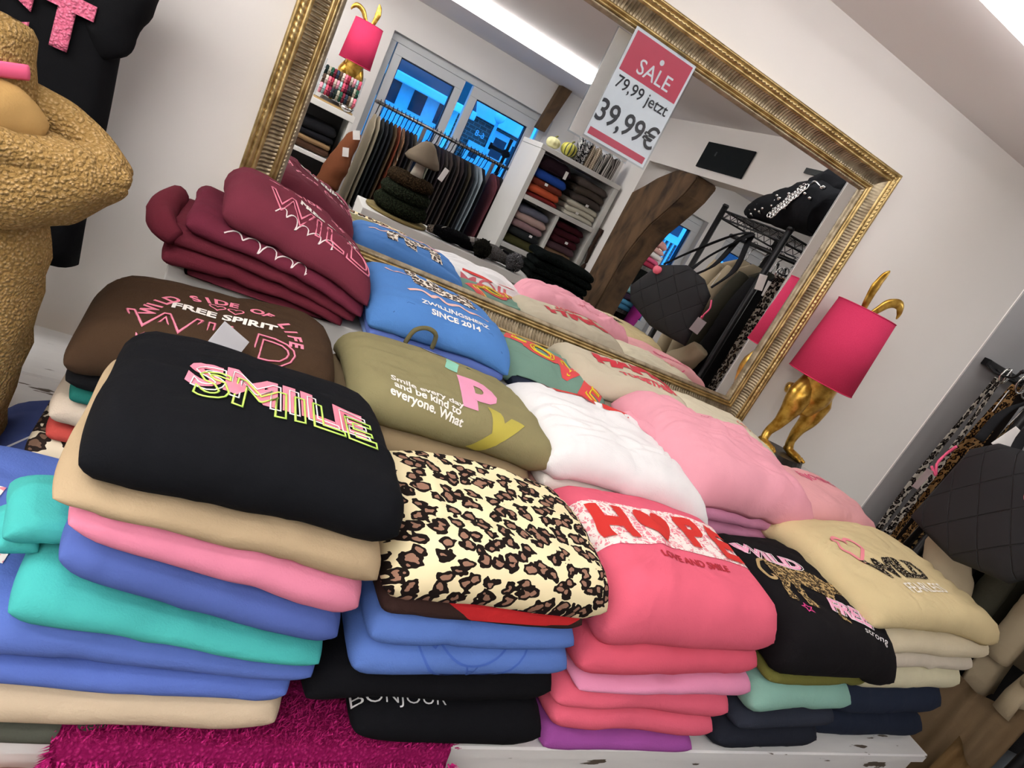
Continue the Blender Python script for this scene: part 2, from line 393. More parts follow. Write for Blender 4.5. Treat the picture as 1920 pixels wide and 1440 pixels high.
# ------------------------------------------------------------------ folded garments
class Garment:
    """a folded sweatshirt: cushion-like slab with rounded folds, sag, soft creases"""
    def __init__(s, name, label, x0, x1, yf, yb, b, t, mat, yaw=0.05, sag=(0.02, 0.02, 0.02), pull=None, rnd=0.045, amp=0.004, seed=0,
                 group=None, cat='sweatshirt', n=36, r=None, crease=0.002, tb=None, freq=7.0, below=(), nr=7, wr=1.5, ground=False):
        s.w = x1-x0; s.d = yb-yf; s.zl, s.zr = b; s.tl, s.tr = t
        s.z0 = min(b); s.sag = sag; s.pull = pull or {}; s.rnd = rnd; s.amp = amp; s.seed = seed; s.crease = crease
        s.r = r or 0.55*max(t); s.freq = freq; s.tb = tb if tb is not None else 1.0
        rg = random.Random(seed*7+3); s.ridges = []
        for _ in range(nr):
            th = rg.gauss(0.15, 0.55) + (math.pi/2 if rg.random() < 0.3 else 0)
            s.ridges.append((rg.uniform(-.5, .5)*s.w, rg.uniform(-.5, .4)*s.d, math.cos(th), math.sin(th), rg.uniform(.04, .11), rg.uniform(.009, .018), wr*rg.uniform(.0016, .0042)*rg.choice((1, 1, -1))))
        def coords(L):
            h = L/2; rr = min(s.r, h*0.5)
            e = [0, .06*rr, .22*rr, .5*rr, .85*rr, 1.3*rr]
            rest = h - e[-1]; q = max(4, int(n/2))
            e += [e[-1] + rest*i/q for i in range(1, q+1)]
            a = [-1 + x/h for x in e]; return a[:-1] + [0.0] + [-x for x in a[:-1]][::-1]
        A, B = coords(s.w), coords(s.d)
        bm = bmesh.new()
        top = [[None]*len(B) for _ in A]; bot = [[None]*len(B) for _ in A]
        for i, a in enumerate(A):
            for j, bb in enumerate(B):
                edge = i in (0, len(A)-1) or j in (0, len(B)-1)
                top[i][j] = bm.verts.new(s.pt(a, bb, 1))
                bot[i][j] = top[i][j] if edge else bm.verts.new(s.pt(a, bb, -1))
        for i in range(len(A)-1):
            for j in range(len(B)-1):
                bm.faces.new((top[i][j], top[i+1][j], top[i+1][j+1], top[i][j+1]))
                q = (bot[i][j], bot[i][j+1], bot[i+1][j+1], bot[i+1][j])
                if len(set(q)) == 4:
                    try: bm.faces.new(q)
                    except ValueError: pass
        loc = Vector(((x0+x1)/2, (yf+yb)/2, s.z0)); M = Matrix.Translation(loc) @ Matrix.Rotation(yaw, 4, 'Z')
        if ground:
            for v in bm.verts: v.co.z = max(v.co.z, 0.002)
        if below:
            for v in bm.verts:
                q = M @ v.co; hz = None
                for tree in below:
                    h = tree.ray_cast(Vector((q.x, q.y, 4.0)), Vector((0, 0, -1)))
                    if h[0] is not None and (hz is None or h[0].z > hz): hz = h[0].z
                if hz is not None and v.co.z + s.z0 < hz + 0.0035: v.co.z = hz + 0.0035 - s.z0
        s.ltree = BVHTree.FromBMesh(bm)
        bw = bm.copy(); bmesh.ops.transform(bw, matrix=M, verts=bw.verts); s.tree = BVHTree.FromBMesh(bw); bw.free()
        s.o = obj(name, bm, mat, None, loc, (0, 0, yaw))
        tag(s.o, label, cat, group)
        # arc length table front to back at the middle
        s.tab = [(0.0, -1.0, 1)]; prev = s.pt(0, -1, 1); L = 0; up = []
        for k in range(1, 81):
            bb = -1 + 2*(k/80)**1.6; q = s.pt(0, bb, 1); L += (q-prev).length; prev = q; up.append((L, bb, 1))
        prev = s.pt(0, -1, 1); L = 0; dn = []
        for k in range(1, 21):
            bb = -1 + 0.6*(k/20)**2; q = s.pt(0, bb, -1); L -= (q-prev).length; prev = q; dn.append((L, bb, -1))
        s.tab = dn[::-1] + s.tab + up
    def pt(s, a, b, side):
        hw, hd = s.w/2, s.d/2
        ex = (1-abs(a))*hw; ey = (1-abs(b))*hd
        def f(e):
            q = min(e/s.r, 1.0); return math.sqrt(max(0, 1-(1-q)**2))
        h = f(ex)*f(ey)
        u = (a+1)/2; v = (b+1)/2
        t = (s.tl + (s.tr-s.tl)*u)*(1 + (s.tb-1)*v)
        zb = s.zl + (s.zr-s.zl)*u - s.z0
        z = zb + t/2 + side*h*t/2
        sx, sf, sb = s.sag[:3]
        sr = s.sag[3] if len(s.sag) > 3 else sx
        z -= (sx if a < 0 else sr)*abs(a)**3 + (sf if b < 0 else sb)*abs(b)**3
        x = a*hw*(1 - s.rnd*abs(b)**6); y = b*hd*(1 - s.rnd*abs(a)**6)
        for k, (dx, dy, dz) in s.pull.items():
            ca = -1 if 'L' in k else (1 if 'R' in k else 0); cb = -1 if 'F' in k else (1 if 'B' in k else 0)
            wa = (1+ca*a)/2 if ca else 1-abs(a)**2; wb = (1+cb*b)/2 if cb else 1-abs(b)**2
            ww = (wa*wb)**2.2
            x += dx*ww; y += dy*ww; z += dz*ww
        p = Vector((x, y, z))
        q = Vector((x*s.freq, y*s.freq, 0)) + Vector((s.seed*3.7, s.seed*1.3, 0))
        nv = noise.noise_vector(q)
        p += Vector((nv.x*s.amp*1.2, nv.y*s.amp*1.2, nv.z*s.amp))
        for (rx, ry_, c_, s_, rl, sg, hh) in s.ridges:
            dx, dy = x-rx, y-ry_; l_ = dx*c_ + dy*s_; d_ = -dx*s_ + dy*c_
            q_ = (d_/sg)**2 + (l_/rl)**2
            if q_ < 9: p.z += hh*math.exp(-q_)
        if s.crease:
            c = noise.noise(Vector((x*10 + s.seed, y*26 + 3*nv.x, s.seed)))
            p.z += s.crease*(abs(c)*2-0.5)*h
        return p
    def P(s, x, sl, eps):
        T = s.tab
        if sl <= T[0][0]: bb, side = T[0][1], -1
        elif sl >= T[-1][0]: bb, side = T[-1][1], 1
        else:
            lo, hi = 0, len(T)-1
            while hi-lo > 1:
                m = (lo+hi)//2
                if T[m][0] <= sl: lo = m
                else: hi = m
            k = (sl-T[lo][0])/(T[hi][0]-T[lo][0]+1e-9); bb = T[lo][1] + (T[hi][1]-T[lo][1])*k
            side = 1 if sl >= 0 else -1
        a = max(-0.995, min(0.995, x/(s.w/2)))
        bb = max(-0.9999, min(0.995, bb))
        p = s.pt(a, bb, side)
        d = 0.012
        pa = s.pt(max(-1, a-d), bb, side); pb = s.pt(min(1, a+d), bb, side)
        pc = s.pt(a, max(-1, bb-d), side); pd = s.pt(a, min(1, bb+d), side)
        nrm = (pb-pa).cross(pd-pc)*side
        nrm = nrm.normalized() if nrm.length > 1e-9 else Vector((0, 0, 1))
        hit = s.ltree.ray_cast(p + nrm*0.03, -nrm, 0.06)
        if hit[0] is not None: p = hit[0]
        return p + nrm*eps
    def put(s, bm, x, sl, mat, name='print', rot=0.0, sx=1.0, sy=1.0, eps=0.0012, label=None):
        c, n = math.cos(rot), math.sin(rot)
        for v in bm.verts:
            px, py, pz = v.co.x*sx, v.co.y*sy, v.co.z
            v.co = s.P(x + c*px - n*py, sl + n*px + c*py, eps + max(0, pz))
        o = obj(name, bm, mat, s.o, smooth=True)
        if label: o['label'] = label
        return o
    def text(s, txt, size, x, sl, color, rot=0.0, name='lettering', eps=0.0012, sx=1.0, sy=1.0, **kw):
        return s.put(text_bm(txt, size, **kw), x, sl, plain(color, 0.7), name, rot, sx, sy, eps)

# ================================================================== THE ROOM
WHITE = paint('#eae7e3', 'warm_white_wall'); CEIL = paint('#e4e0df', 'ceiling_paint')
CZ = 2.285
def wallbox(name, *a): return struct(flat(name, box(*a), WHITE))
struct(flat('floor', box(-1.8, 5.6, -2.4, 1.7, -0.05, 0.0), wood('floor_boards', '#8a7a68', '#6a5a4a', (2, 14, 2))))
struct(flat('ceiling', box(-1.8, 5.6, -2.4, 1.7, CZ, CZ+0.1), CEIL))
wallbox('wall_back', -1.8, 5.6, 1.545, 1.7, 0, CZ)
wallbox('wall_left', -1.95, -1.8, -2.4, 1.7, 0, CZ)
wallbox('wall_right', 5.6, 5.75, -2.4, 1.7, 0, CZ)
struct(flat('wall_partition', box(1.748, 2.21, 1.157, 1.160, 0, CZ), paint('#f2f0ec', 'partition_lit_white')))  # painted whiter than the walls to stand in for light on its back
struct(flat('partition_shade', box(1.7465, 2.21, 1.153, 1.1568, 0, CZ), paint('#a3a3a4', 'partition_shade_grey')))  # thin grey sheet on the front face: its shade is put into the colour
wallbox('wall_lintel', 2.07, 2.21, -0.80, 1.15, 2.01, CZ)
wallbox('wall_pier', 2.07, 2.21, -2.13, -0.80, 0, CZ)
# front wall with window openings (window wall)
FY = -2.13
W1 = (0.515, 1.856, 1.10, 2.04); W2 = (3.12, 3.62, 0.75, 1.95); W3 = (3.88, 4.50, 1.2, 1.95)
cols = [(-1.8, W1[0]), (W1[1], W2[0]), (W2[1], W3[0]), (W3[1], 5.6)]
bmw = bmesh.new()
for a, b in cols: boxinto(bmw, a, b, FY-0.25, FY, 0, CZ)
for (a, b, z0, z1) in (W1, W2, W3):
    boxinto(bmw, a, b, FY-0.25, FY, 0, z0); boxinto(bmw, a, b, FY-0.25, FY, z1, CZ)
struct(flat('wall_front', bmw, WHITE))

# ------------------------------------------------------------------ ceiling lights
TUBE = emis('#fffbf8', TUBE_STRENGTH, 'lit_diffuser'); HOUS = plain('#e8e8e8', 0.5)
TUBE_DIM = emis('#fffbf8', TUBE_STRENGTH*0.6, 'dim_diffuser')
def tube_light(x0, x1, y0, y1, label, mat=None):
    e = empty('ceiling_light', label, 'light', ((x0+x1)/2, (y0+y1)/2, CZ), group='long ceiling tube lights')
    L, Wd = (x1-x0)/2, (y1-y0)/2
    flat('housing', box(-L, L, -Wd*0.7, Wd*0.7, -0.022, 0.0), HOUS, e)
    flat('end_cap', box(-L, -L+0.012, -Wd, Wd, -0.066, -0.022), HOUS, e)
    flat('end_cap', box(L-0.012, L, -Wd, Wd, -0.066, -0.022), HOUS, e)
    d = obj('diffuser', box(-L+0.012, L-0.012, -Wd, Wd, -0.068, -0.022, 0.012), mat or TUBE, e)
tube_light(0.45, 2.0, 0.960, 1.06, 'bright white tube light on the ceiling at the upper right corner', TUBE_DIM)
tube_light(-1.7, -0.05, 0.05, 0.17, 'added white fill tube light on the ceiling to the left of the viewer')  # unseen fill lamp, added to light the front faces of the stacks
tube_light(-1.7, -0.05, -0.50, -0.38, 'added white fill tube light on the ceiling behind the viewer to the left')  # added behind the camera, outside the mirror's view, for frontal fill
tube_light(-1.7, -0.05, 0.42, 0.54, 'added white fill tube light on the ceiling above the teddy coat')  # added out of view to brighten the left front stack from above
tube_light(-1.7, -0.05, -1.45, -1.33, 'added white fill tube light on the ceiling near the window wall')  # unseen extra tube, put in to raise the fill from behind
tube_light(2.5, 4.2, 0.60, 0.72, 'added white fill tube light on the ceiling of the side room near the partition')  # added to send light through the opening onto the right side
tube_light(0.0, 1.54, -0.96, -0.84, 'white tube light seen in the mirror above the window')
tube_light(2.6, 4.2, -0.6, -0.48, 'white tube light on the ceiling of the side room')
tube_light(-1.5, -0.15, -0.96, -0.84, 'white tube light on the ceiling over the accessory shelf')

# ================================================================== BENCH
DW = distressed()
bench = empty('display_bench', 'white distressed wooden display bench under the sweatshirt stacks', 'bench', (0.4, 1.0, 0))
def world_child(name, bm, mat, parent, smooth=False):
    """bm in world coordinates -> child of parent (empties are unrotated)"""
    bmesh.ops.translate(bm, verts=bm.verts, vec=-Vector(parent.location))
    return obj(name, bm, mat, parent, smooth=smooth)
def fy(x): return 0.553 + 0.05*x
for i, (ya, yb) in enumerate(((0, 0.24), (0.243, 0.49), (0.493, 0.74), (0.743, 0.965))):
    bm = bmesh.new(); a = []
    for z in (0.856, 0.880):
        a.append([bm.verts.new(p) for p in ((-0.9, fy(-0.9)+ya, z), (1.70, fy(1.70)+ya, z), (1.70, min(1.54, fy(1.7)+yb), z), (-0.9, min(1.54, fy(-0.9)+yb), z))])
    bm.faces.new(a[0][::-1]); bm.faces.new(a[1])
    for k in range(4): bm.faces.new((a[0][k], a[0][(k+1) % 4], a[1][(k+1) % 4], a[1][k]))
    bmesh.ops.bevel(bm, geom=list(bm.edges), offset=0.003, segments=1, affect='EDGES')
    world_child('plank', bm, DW, bench)
bm = bmesh.new(); a = []
for z in (0.70, 0.852):
    a.append([bm.verts.new(p) for p in ((-0.88, fy(-0.88)+0.012, z), (1.685, fy(1.685)+0.012, z), (1.685, fy(1.685)+0.034, z), (-0.88, fy(-0.88)+0.034, z))])
bm.faces.new(a[0][::-1]); bm.faces.new(a[1])
for k in range(4): bm.faces.new((a[0][k], a[0][(k+1) % 4], a[1][(k+1) % 4], a[1][k]))
world_child('apron', bm, DW, bench)
for (lx, ly) in ((-0.82, 0.60), (1.63, 0.70), (-0.82, 1.46), (1.63, 1.46)):
    world_child('leg', box(lx-0.035, lx+0.035, ly-0.035, ly+0.035, 0.0, 0.852, 0.004), DW, bench)
riser = empty('display_riser', 'low white wooden riser behind the sweatshirt stacks carrying mirror and lamp', 'riser', (0.4, 1.2, 0.88))
RW = paint('#d8d6d2', 'riser_paint')
world_child('upper_step', box(-0.085, 1.80, 1.222, 1.544, 0.882, 1.19, 0.003), RW, riser)
world_child('lower_step', box(0.22, 1.66, 0.93, 1.220, 0.882, 1.117, 0.003), RW, riser)

# ------------------------------------------------------------------ fur throw over the bench front
def throw():
    bm = bmesh.new(); prof = []
    for k in range(12): prof.append((0.30 - 0.335*k/11, 0.0))
    prof += [(-0.045, -0.006), (-0.053, -0.02), (-0.056, -0.05), (-0.056, -0.09), (-0.054, -0.14), (-0.053, -0.20)]
    nx = 60; g = []
    for i in range(nx+1):
        x = 0.0 + 0.455*i/nx; row = []
        for (dy, dz) in prof:
            lx = x + 0.012*noise.noise(Vector((dy*30, dz*30, 2 if i > nx/2 else 5)))*(1 if i in (0, 1, nx-1, nx) else 0)
            p = Vector((lx, fy(lx) + 0.03 + dy, 0.899 + dz))
            p += Vector((0, -0.3, 0.8))*(0.004*noise.noise(p*60) + 0.006*noise.noise(p*18))
            row.append(bm.verts.new(p))
        g.append(row)
    for i in range(nx):
        for j in range(len(prof)-1): bm.faces.new((g[i][j], g[i][j+1], g[i+1][j+1], g[i+1][j]))
    bmesh.ops.solidify(bm, geom=list(bm.faces), thickness=0.014)
    return bm
FUR = plush('#d8388a', '#a81f66', 320, 0.5)
thr = empty('fur_throw', 'hot pink fluffy fur throw hanging over the front of the bench', 'throw', (0.23, 0.60, 0.885))
world_child('pelt', throw(), FUR, thr, True)
bm = bmesh.new(); rr = random.Random(3)
for k in range(9000):
    x = rr.uniform(-0.006, 0.462); q = rr.random()
    if q < 0.35: p = Vector((x, fy(x) + rr.uniform(-0.02, 0.05), 0.900)); d = Vector((rr.uniform(-.5, .5), rr.uniform(-.8, .1), 1))
    else: p = Vector((x, fy(x) - 0.030, 0.89 - 0.17*rr.random())); d = Vector((rr.uniform(-.5, .5), -1, rr.uniform(-1.2, -.1)))
    if q > 0.93: p.x = 0.455; d = Vector((1, -.5, -.3+rr.uniform(-.4, .4)))
    elif q > 0.88: p.x = 0.0; d = Vector((-1, -.5, -.3+rr.uniform(-.4, .4)))
    d = d.normalized()*rr.uniform(0.008, 0.016); s = d.cross(Vector((rr.uniform(-1, 1), 1, rr.uniform(-1, 1)))).normalized()*0.0012
    bm.faces.new((bm.verts.new(p-s), bm.verts.new(p+s), bm.verts.new(p+d)))
o = world_child('pile', bm, FUR, thr); o['kind'] = 'stuff'
# pale cloth hanging under the bench on the left
bm = bmesh.new(); g = []
for i in range(25):
    x = -0.30 + 0.30*i/24; row = []
    for j in range(10):
        z = 0.845 - 0.30*j/9
        row.append(bm.verts.new((x, fy(x) - 0.004 - 0.012*(j/9) - 0.008*(1+math.sin(i*1.1+j*.2))*(j+2)/11, z)))
    g.append(row)
for i in range(24):
    for j in range(9): bm.faces.new((g[i][j], g[i][j+1], g[i+1][j+1], g[i+1][j]))
bmesh.ops.solidify(bm, geom=list(bm.faces), thickness=0.006)
tag(obj('hanging_cloth', bm, fabric('#e5bfae')), 'pale pink cloth hanging below the bench edge at the far left', 'cloth')

# ================================================================== MIRROR
GB = gold('gilt_bright', '#c4ac78', '#977f50', 0.35, 40); GD = gold('gilt_dull', '#aa9d84', '#857861', 0.47, 40)
OX0, OX1, OZ0, OZ1 = -0.0363, 1.535, 1.2025, 2.059
FWD = 0.0846
mirror = empty('wall_mirror', 'large gilt framed wall mirror standing behind the sweatshirts', 'mirror', (0.75, 1.5, 1.2))
def frame_side(i0, a, b, ax, prof, rib=None, res=0.02):
    """mitred moulding: prof list of (inset from outer edge, y); runs along side i0 in L,R,B,T"""
    bm = bmesh.new(); rows = []
    L = (b-a); n = max(2, int(L/res))
    for k in range(n+1):
        row = []
        for idx, (ins, y) in enumerate(prof):
            s0, s1 = a+ins, b-ins
            s = s0 + (s1-s0)*k/n
            yy = y; ii = ins
            if rib: yy = y + rib(s, idx, ins)
            if ax == 'L': p = (OX0+ii, yy, s)
            elif ax == 'R': p = (OX1-ii, yy, s)
            elif ax == 'B': p = (s, yy, OZ0+ii)
            else: p = (s, yy, OZ1-ii)
            row.append(bm.verts.new(p))
        rows.append(row)
    for k in range(n):
        for j in range(len(prof)-1):
            q = (rows[k][j], rows[k][j+1], rows[k+1][j+1], rows[k+1][j])
            bm.faces.new(q if ax in 'LT' else q[::-1])
    return bm
YF = 1.5
P_out = [(0.0, 1.544), (0.0, YF+0.004), (0.002, YF+0.001), (0.006, YF), (0.009, YF+0.004)]
P_rope = [(0.009, YF+0.004), (0.011, YF+0.0015), (0.015, YF), (0.019, YF+0.0025), (0.021, YF+0.006)]
P_fil = [(0.021, YF+0.006), (0.0225, YF+0.004), (0.028, YF+0.005), (0.030, YF+0.009)]
P_rib = [(0.030 + 0.028*k/8, YF+0.009 + 0.016*math.sin(math.pi*0.5*k/8)**0.8) for k in range(9)]
P_bead = [(0.058, YF+0.025), (0.0585, YF+0.018), (0.061, YF+0.0145), (0.064, YF+0.0145), (0.0665, YF+0.018), (0.067, YF+0.022),
          (0.068, YF+0.0185), (0.0705, YF+0.0165), (0.073, YF+0.0185), (0.074, YF+0.023)]
P_in = [(0.074, YF+0.023), (0.0765, YF+0.0205), (0.0800, YF+0.022), (0.0825, YF+0.027), (0.0846, YF+0.033), (0.0846, YF+0.040)]
def ribf(s, idx, ins): return 0.0028*math.cos(2*math.pi*s/0.0088)*math.sin(math.pi*min(1, max(0, (ins-0.030)/0.028)))**0.5 if 0 < idx < 8 else 0.0
def ropef(s, idx, ins): return 0.0012*math.cos(2*math.pi*(s + ins*0.9)/0.0125) if idx in (1, 2, 3) else 0.0
def inf(s, idx, ins): return 0.0006*math.cos(2*math.pi*(s - ins*1.2)/0.009) if idx in (1, 2, 3) else 0.0
for ax in 'LRBT':
    a, b = (OZ0, OZ1) if ax in 'LR' else (OX0, OX1)
    rail = world_child('frame_rail', frame_side(0, a, b, ax, P_out, res=0.5), GB, mirror, True)
    for nm, pr, f, rs, mt in (('rope_moulding', P_rope, ropef, 0.002, GB), ('fillet', P_fil, None, 0.5, GB), ('ribbed_band', P_rib, ribf, 0.0011, GD),
                              ('bead_moulding', P_bead, None, 0.5, GB), ('inner_moulding', P_in, inf, 0.0018, GD)):
        bm = frame_side(0, a, b, ax, pr, f, rs)
        bmesh.ops.translate(bm, verts=bm.verts, vec=-Vector(mirror.location))
        obj(nm, bm, mt, rail)
m, nt, b_ = newmat('mirror_silver'); b_.inputs['Base Color'].default_value = (0.90, 0.91, 0.91, 1); b_.inputs['Metallic'].default_value = 1; b_.inputs['Roughness'].default_value = 0.0
world_child('mirror_glass', box(OX0+FWD-0.004, OX1-FWD+0.004, 1.533, 1.540, OZ0+FWD-0.004, OZ1-FWD+0.004), m, mirror)

# ------------------------------------------------------------------ sale sign on the frame
sign = empty('sale_sign', 'red and white SALE price sign in a clear sleeve on the mirror frame', 'sign', (0.699, 1.486, 1.735))
SW, SH = 0.176, 0.247
PAP = plain('#f1efec', 0.5); RED = plain('#d8485c', 0.45); INK = plain('#2c2b2d', 0.6)
flat('card', box(-SW/2, SW/2, -0.0006, 0.0006, 0, SH), PAP, sign)
def front(bm, x, z, y=-0.0011):   # lay an XY drawing on the sign's front
    for v in bm.verts: v.co = Vector((x+v.co.x, y - v.co.z, z+v.co.y))
    return bm
flat('red_field', box(-SW/2+0.006, SW/2-0.006, -0.0011, -0.0006, 0.155, SH-0.006), RED, sign)
flat('red_band', box(-SW/2+0.006, SW/2-0.006, -0.0011, -0.0006, 0.006, 0.022), RED, sign)
flat('lettering', front(text_bm('SALE', 0.046, bold=0.0002, cut=0), 0.004, 0.181, -0.0015), PAP, sign)
flat('lettering', front(text_bm('79,99 jetzt', 0.0375, bold=0.0003, cut=0, sx=0.95), 0.0, 0.132, -0.0015), INK, sign)
flat('lettering', front(text_bm('39,99€', 0.068, bold=0.001, cut=0, sx=0.90), 0.000, 0.062, -0.0015), INK, sign)
flat('punch_hole', front(poly_bm([(0.006*math.cos(k*math.pi/8), 0.006*math.sin(k*math.pi/8)) for k in range(16)], 1), 0.006, 0.213, -0.0016), PAP, sign)
flat('clear_sleeve', box(-SW/2-0.003, SW/2+0.003, -0.0034, -0.0024, -0.004, SH+0.002), clear('clear_acrylic', gloss=0.07), sign)
flat('clip', box(0.030, 0.052, -0.003, 0.006, SH-0.003, SH+0.012), clear('clear_acrylic'), sign)

# ================================================================== SWEATSHIRT STACKS
def G(label, x0, x1, yf, yb, b, t, col, **k):
    mat = col if not isinstance(col, str) else fabric(col)
    return Garment(k.pop('name', 'folded_sweatshirt'), label, x0, x1, yf, yb, b, t, mat, **k)
def stack(items, top):
    """items: (label, x0,x1,yf,yb, (zl,zr), colour, extra); thickness up to the next bottom"""
    out = []
    for i, it in enumerate(items):
        nb = items[i+1][5] if i+1 < len(items) else top
        t = (nb[0]-it[5][0], nb[1]-it[5][1])
        kw = dict(seed=len(out)+int(abs(it[1])*50), below=[q.tree for q in out[-3:]], ground=(i == 0)); kw.update(it[7] if len(it) > 7 else {})
        out.append(G(it[0], it[1], it[2], it[3], it[4], it[5], t, it[6], **kw))
    return out
HOT = '#f277ad'; SG = dict
# ---- front row, left: the stack with the black SMILE shirt on top
gA = 'stack under the black SMILE sweatshirt'
low = SG(sag=(0.0, 0.004, 0.0), amp=0.003, group=gA)
A = stack([
 ('dark olive sweatshirt at the very bottom of the left front stack', -0.20, 0.165, 0.545, 0.83, (0.881, 0.881), '#4c4f45', low),
 ('beige sweatshirt second from the bottom of the left front stack', -0.20, 0.212, 0.545, 0.84, (0.902, 0.900), '#c9b598', low),
 ('lower of two blue sweatshirts between beige and turquoise in the left front stack', -0.20, 0.214, 0.55, 0.83, (0.955, 0.949), '#5571c4', low),
 ('upper blue sweatshirt directly below the turquoise one in the left front stack', -0.20, 0.232, 0.55, 0.84, (0.988, 0.978), '#5470c0', low),
 ('turquoise sweatshirt with a rolled hood in the left front stack', -0.088, 0.228, 0.548, 0.84, (1.045, 1.012), '#35b3ae', SG(sag=(0.012, 0.010, 0.0, 0.0), amp=0.005, group=gA, crease=0.004)),
 ('denim blue sweatshirt between pink and turquoise in the left front stack', -0.062, 0.235, 0.552, 0.83, (1.092, 1.036), '#5068b4', low),
 ('bubblegum pink sweatshirt in the middle of the left front stack', -0.064, 0.240, 0.548, 0.83, (1.142, 1.082), '#ea86a6', low),
 ('tan sweatshirt directly under the black SMILE sweatshirt', -0.080, 0.242, 0.545, 0.84, (1.182, 1.140), '#b29b78', SG(sag=(0.006, 0.006, 0.0, 0.010), amp=0.005, crease=0.005, group=gA)),
 ('black sweatshirt printed SMILE in pink and neon green', -0.070, 0.243, 0.548, 0.86, (1.205, 1.190), '#0d0f14', SG(sag=(0.008, 0.008, 0.03, 0.008), amp=0.006, freq=8, r=0.03, n=50)),
], (1.262, 1.258))
s = A[8]
sm = lambda mode, **k: text_bm('SMILE', 0.058, sx=1.28, **k)
s.put(text_bm('SMILE', 0.074, bold=0.0030, sx=1.10), 0.012, 0.158, plain('#f08aa0', .7), 'lettering', -0.06, eps=0.0012)
s.put(text_bm('SMILE', 0.074, outline=0.0009, bold=0.001, sx=1.10), 0.017, 0.151, plain('#f4f0f0', .7), 'lettering', -0.06, eps=0.002)
s.put(text_bm('SMILE', 0.074, outline=0.0012, bold=0.001, sx=1.10), 0.022, 0.138, plain('#c6f06a', .6), 'lettering', -0.06, eps=0.0024)
# rolled hood of the turquoise one, lace bands of the blue one below
def child_pillow(parent, name, mat, x0, x1, yf, yb, z, t, **k):
    g_ = Garment(name, '', x0, x1, yf, yb, (z, z), (t, t), mat, **dict(dict(sag=(.004, .004, .004), amp=.004, n=16, nr=4), **k))
    for q in ('label', 'category', 'group'):
        if q in g_.o: del g_.o[q]
    mw = Matrix.Translation(g_.o.location) @ Matrix.Rotation(g_.o.rotation_euler.z, 4, 'Z'); pm = Matrix.Translation(parent.location) @ Matrix.Rotation(parent.rotation_euler.z, 4, 'Z')
    g_.o.parent = parent; m2 = pm.inverted() @ mw; g_.o.location = m2.to_translation(); g_.o.rotation_euler = m2.to_euler()
    return g_
TL = fabric('#35b3ae')
child_pillow(A[4].o, 'hood', TL, -0.112, -0.052, 0.585, 0.68, 1.086, 0.036, yaw=.20, wr=1.5, crease=.004)
child_pillow(A[4].o, 'hood_edge', TL, -0.118, -0.080, 0.59, 0.66, 1.066, 0.028, yaw=.25, wr=1.5)
A[3].put(poly_bm([(-.014, -.06), (.014, -.06), (.012, .06), (-.012, .06)]), -0.128, 0.150, lace(), 'lace_band', -0.10, eps=.0014)
A[3].put(poly_bm([(-.012, -.05), (.012, -.05), (.012, .05), (-.012, .05)]), -0.165, 0.150, lace(), 'lace_band', -0.10, eps=.0014)
# ---- front row, second stack: leopard on top
gB = 'stack under the leopard print sweatshirt'
lowB = SG(sag=(0.004, 0.004, 0.0), amp=0.003, group=gB)
B = stack([
 ('black sweatshirt with white BONJOUR lettering at the bottom of the leopard stack', 0.295, 0.590, 0.555, 0.83, (0.896, 0.884), '#0a0b10', SG(sag=(0.0, 0.0, 0.0), amp=0.004, group=gB)),
 ('black sweatshirt hanging out to the left above the BONJOUR one', 0.225, 0.580, 0.575, 0.85, (0.948, 0.962), '#0c0d12', SG(sag=(0.018, 0.006, 0.0, 0.0), amp=0.005, group=gB)),
 ('cornflower blue sweatshirt with tonal varsity print in the leopard stack', 0.258, 0.572, 0.566, 0.84, (0.998, 1.028), '#5479c6', lowB),
 ('plain cornflower blue sweatshirt below the red and brown one', 0.262, 0.566, 0.57, 0.84, (1.048, 1.072), '#5479c6', lowB),
 ('dark brown sweatshirt with a red panel directly under the leopard print', 0.262, 0.560, 0.575, 0.84, (1.090, 1.103), '#3a2622', SG(sag=(0.002, 0.003, 0.0), amp=0.002, group=gB)),
 ('cream leopard print sweatshirt on top of the second front stack', 0.248, 0.572, 0.56, 0.84, (1.120, 1.132), leopard(), SG(sag=(0.010, 0.010, 0.045, 0.010), amp=0.006, r=0.036, n=54)),
], (1.205, 1.212))
b0 = B[0]; b0.text('BONJOUR', 0.026, -0.085, 0.052, '#d8d8da', sx=1.1, rot=-0.02, bold=-0.0002)
b2 = B[2]
ring = bmesh.new()
for k, R in enumerate((0.085, 0.055)): merge_bm(ring, stroke_bm([(R*math.cos(a*math.pi/20), R*0.9*math.sin(a*math.pi/20)+0.0) for a in range(20, 41)], 0.003))
merge_bm(ring, text_bm('B', 0.03), -0.060, -0.02, 0.9); merge_bm(ring, text_bm('D', 0.03), 0.060, -0.02, -0.9); merge_bm(ring, text_bm('A', 0.028), 0.0, -0.058, 3.14)
b2.put(ring, 0.0, 0.055, plain('#3f62b4', .8), 'print')
b4 = B[4]
b4.put(poly_bm([(-0.125, 0.060), (0.138, 0.060), (0.138, 0.010), (0.12, 0.001), (-0.03, -0.004), (-0.075, 0.018)]), 0.0, 0.0, fabric('#c8141c'), 'red_panel', eps=0.0015)
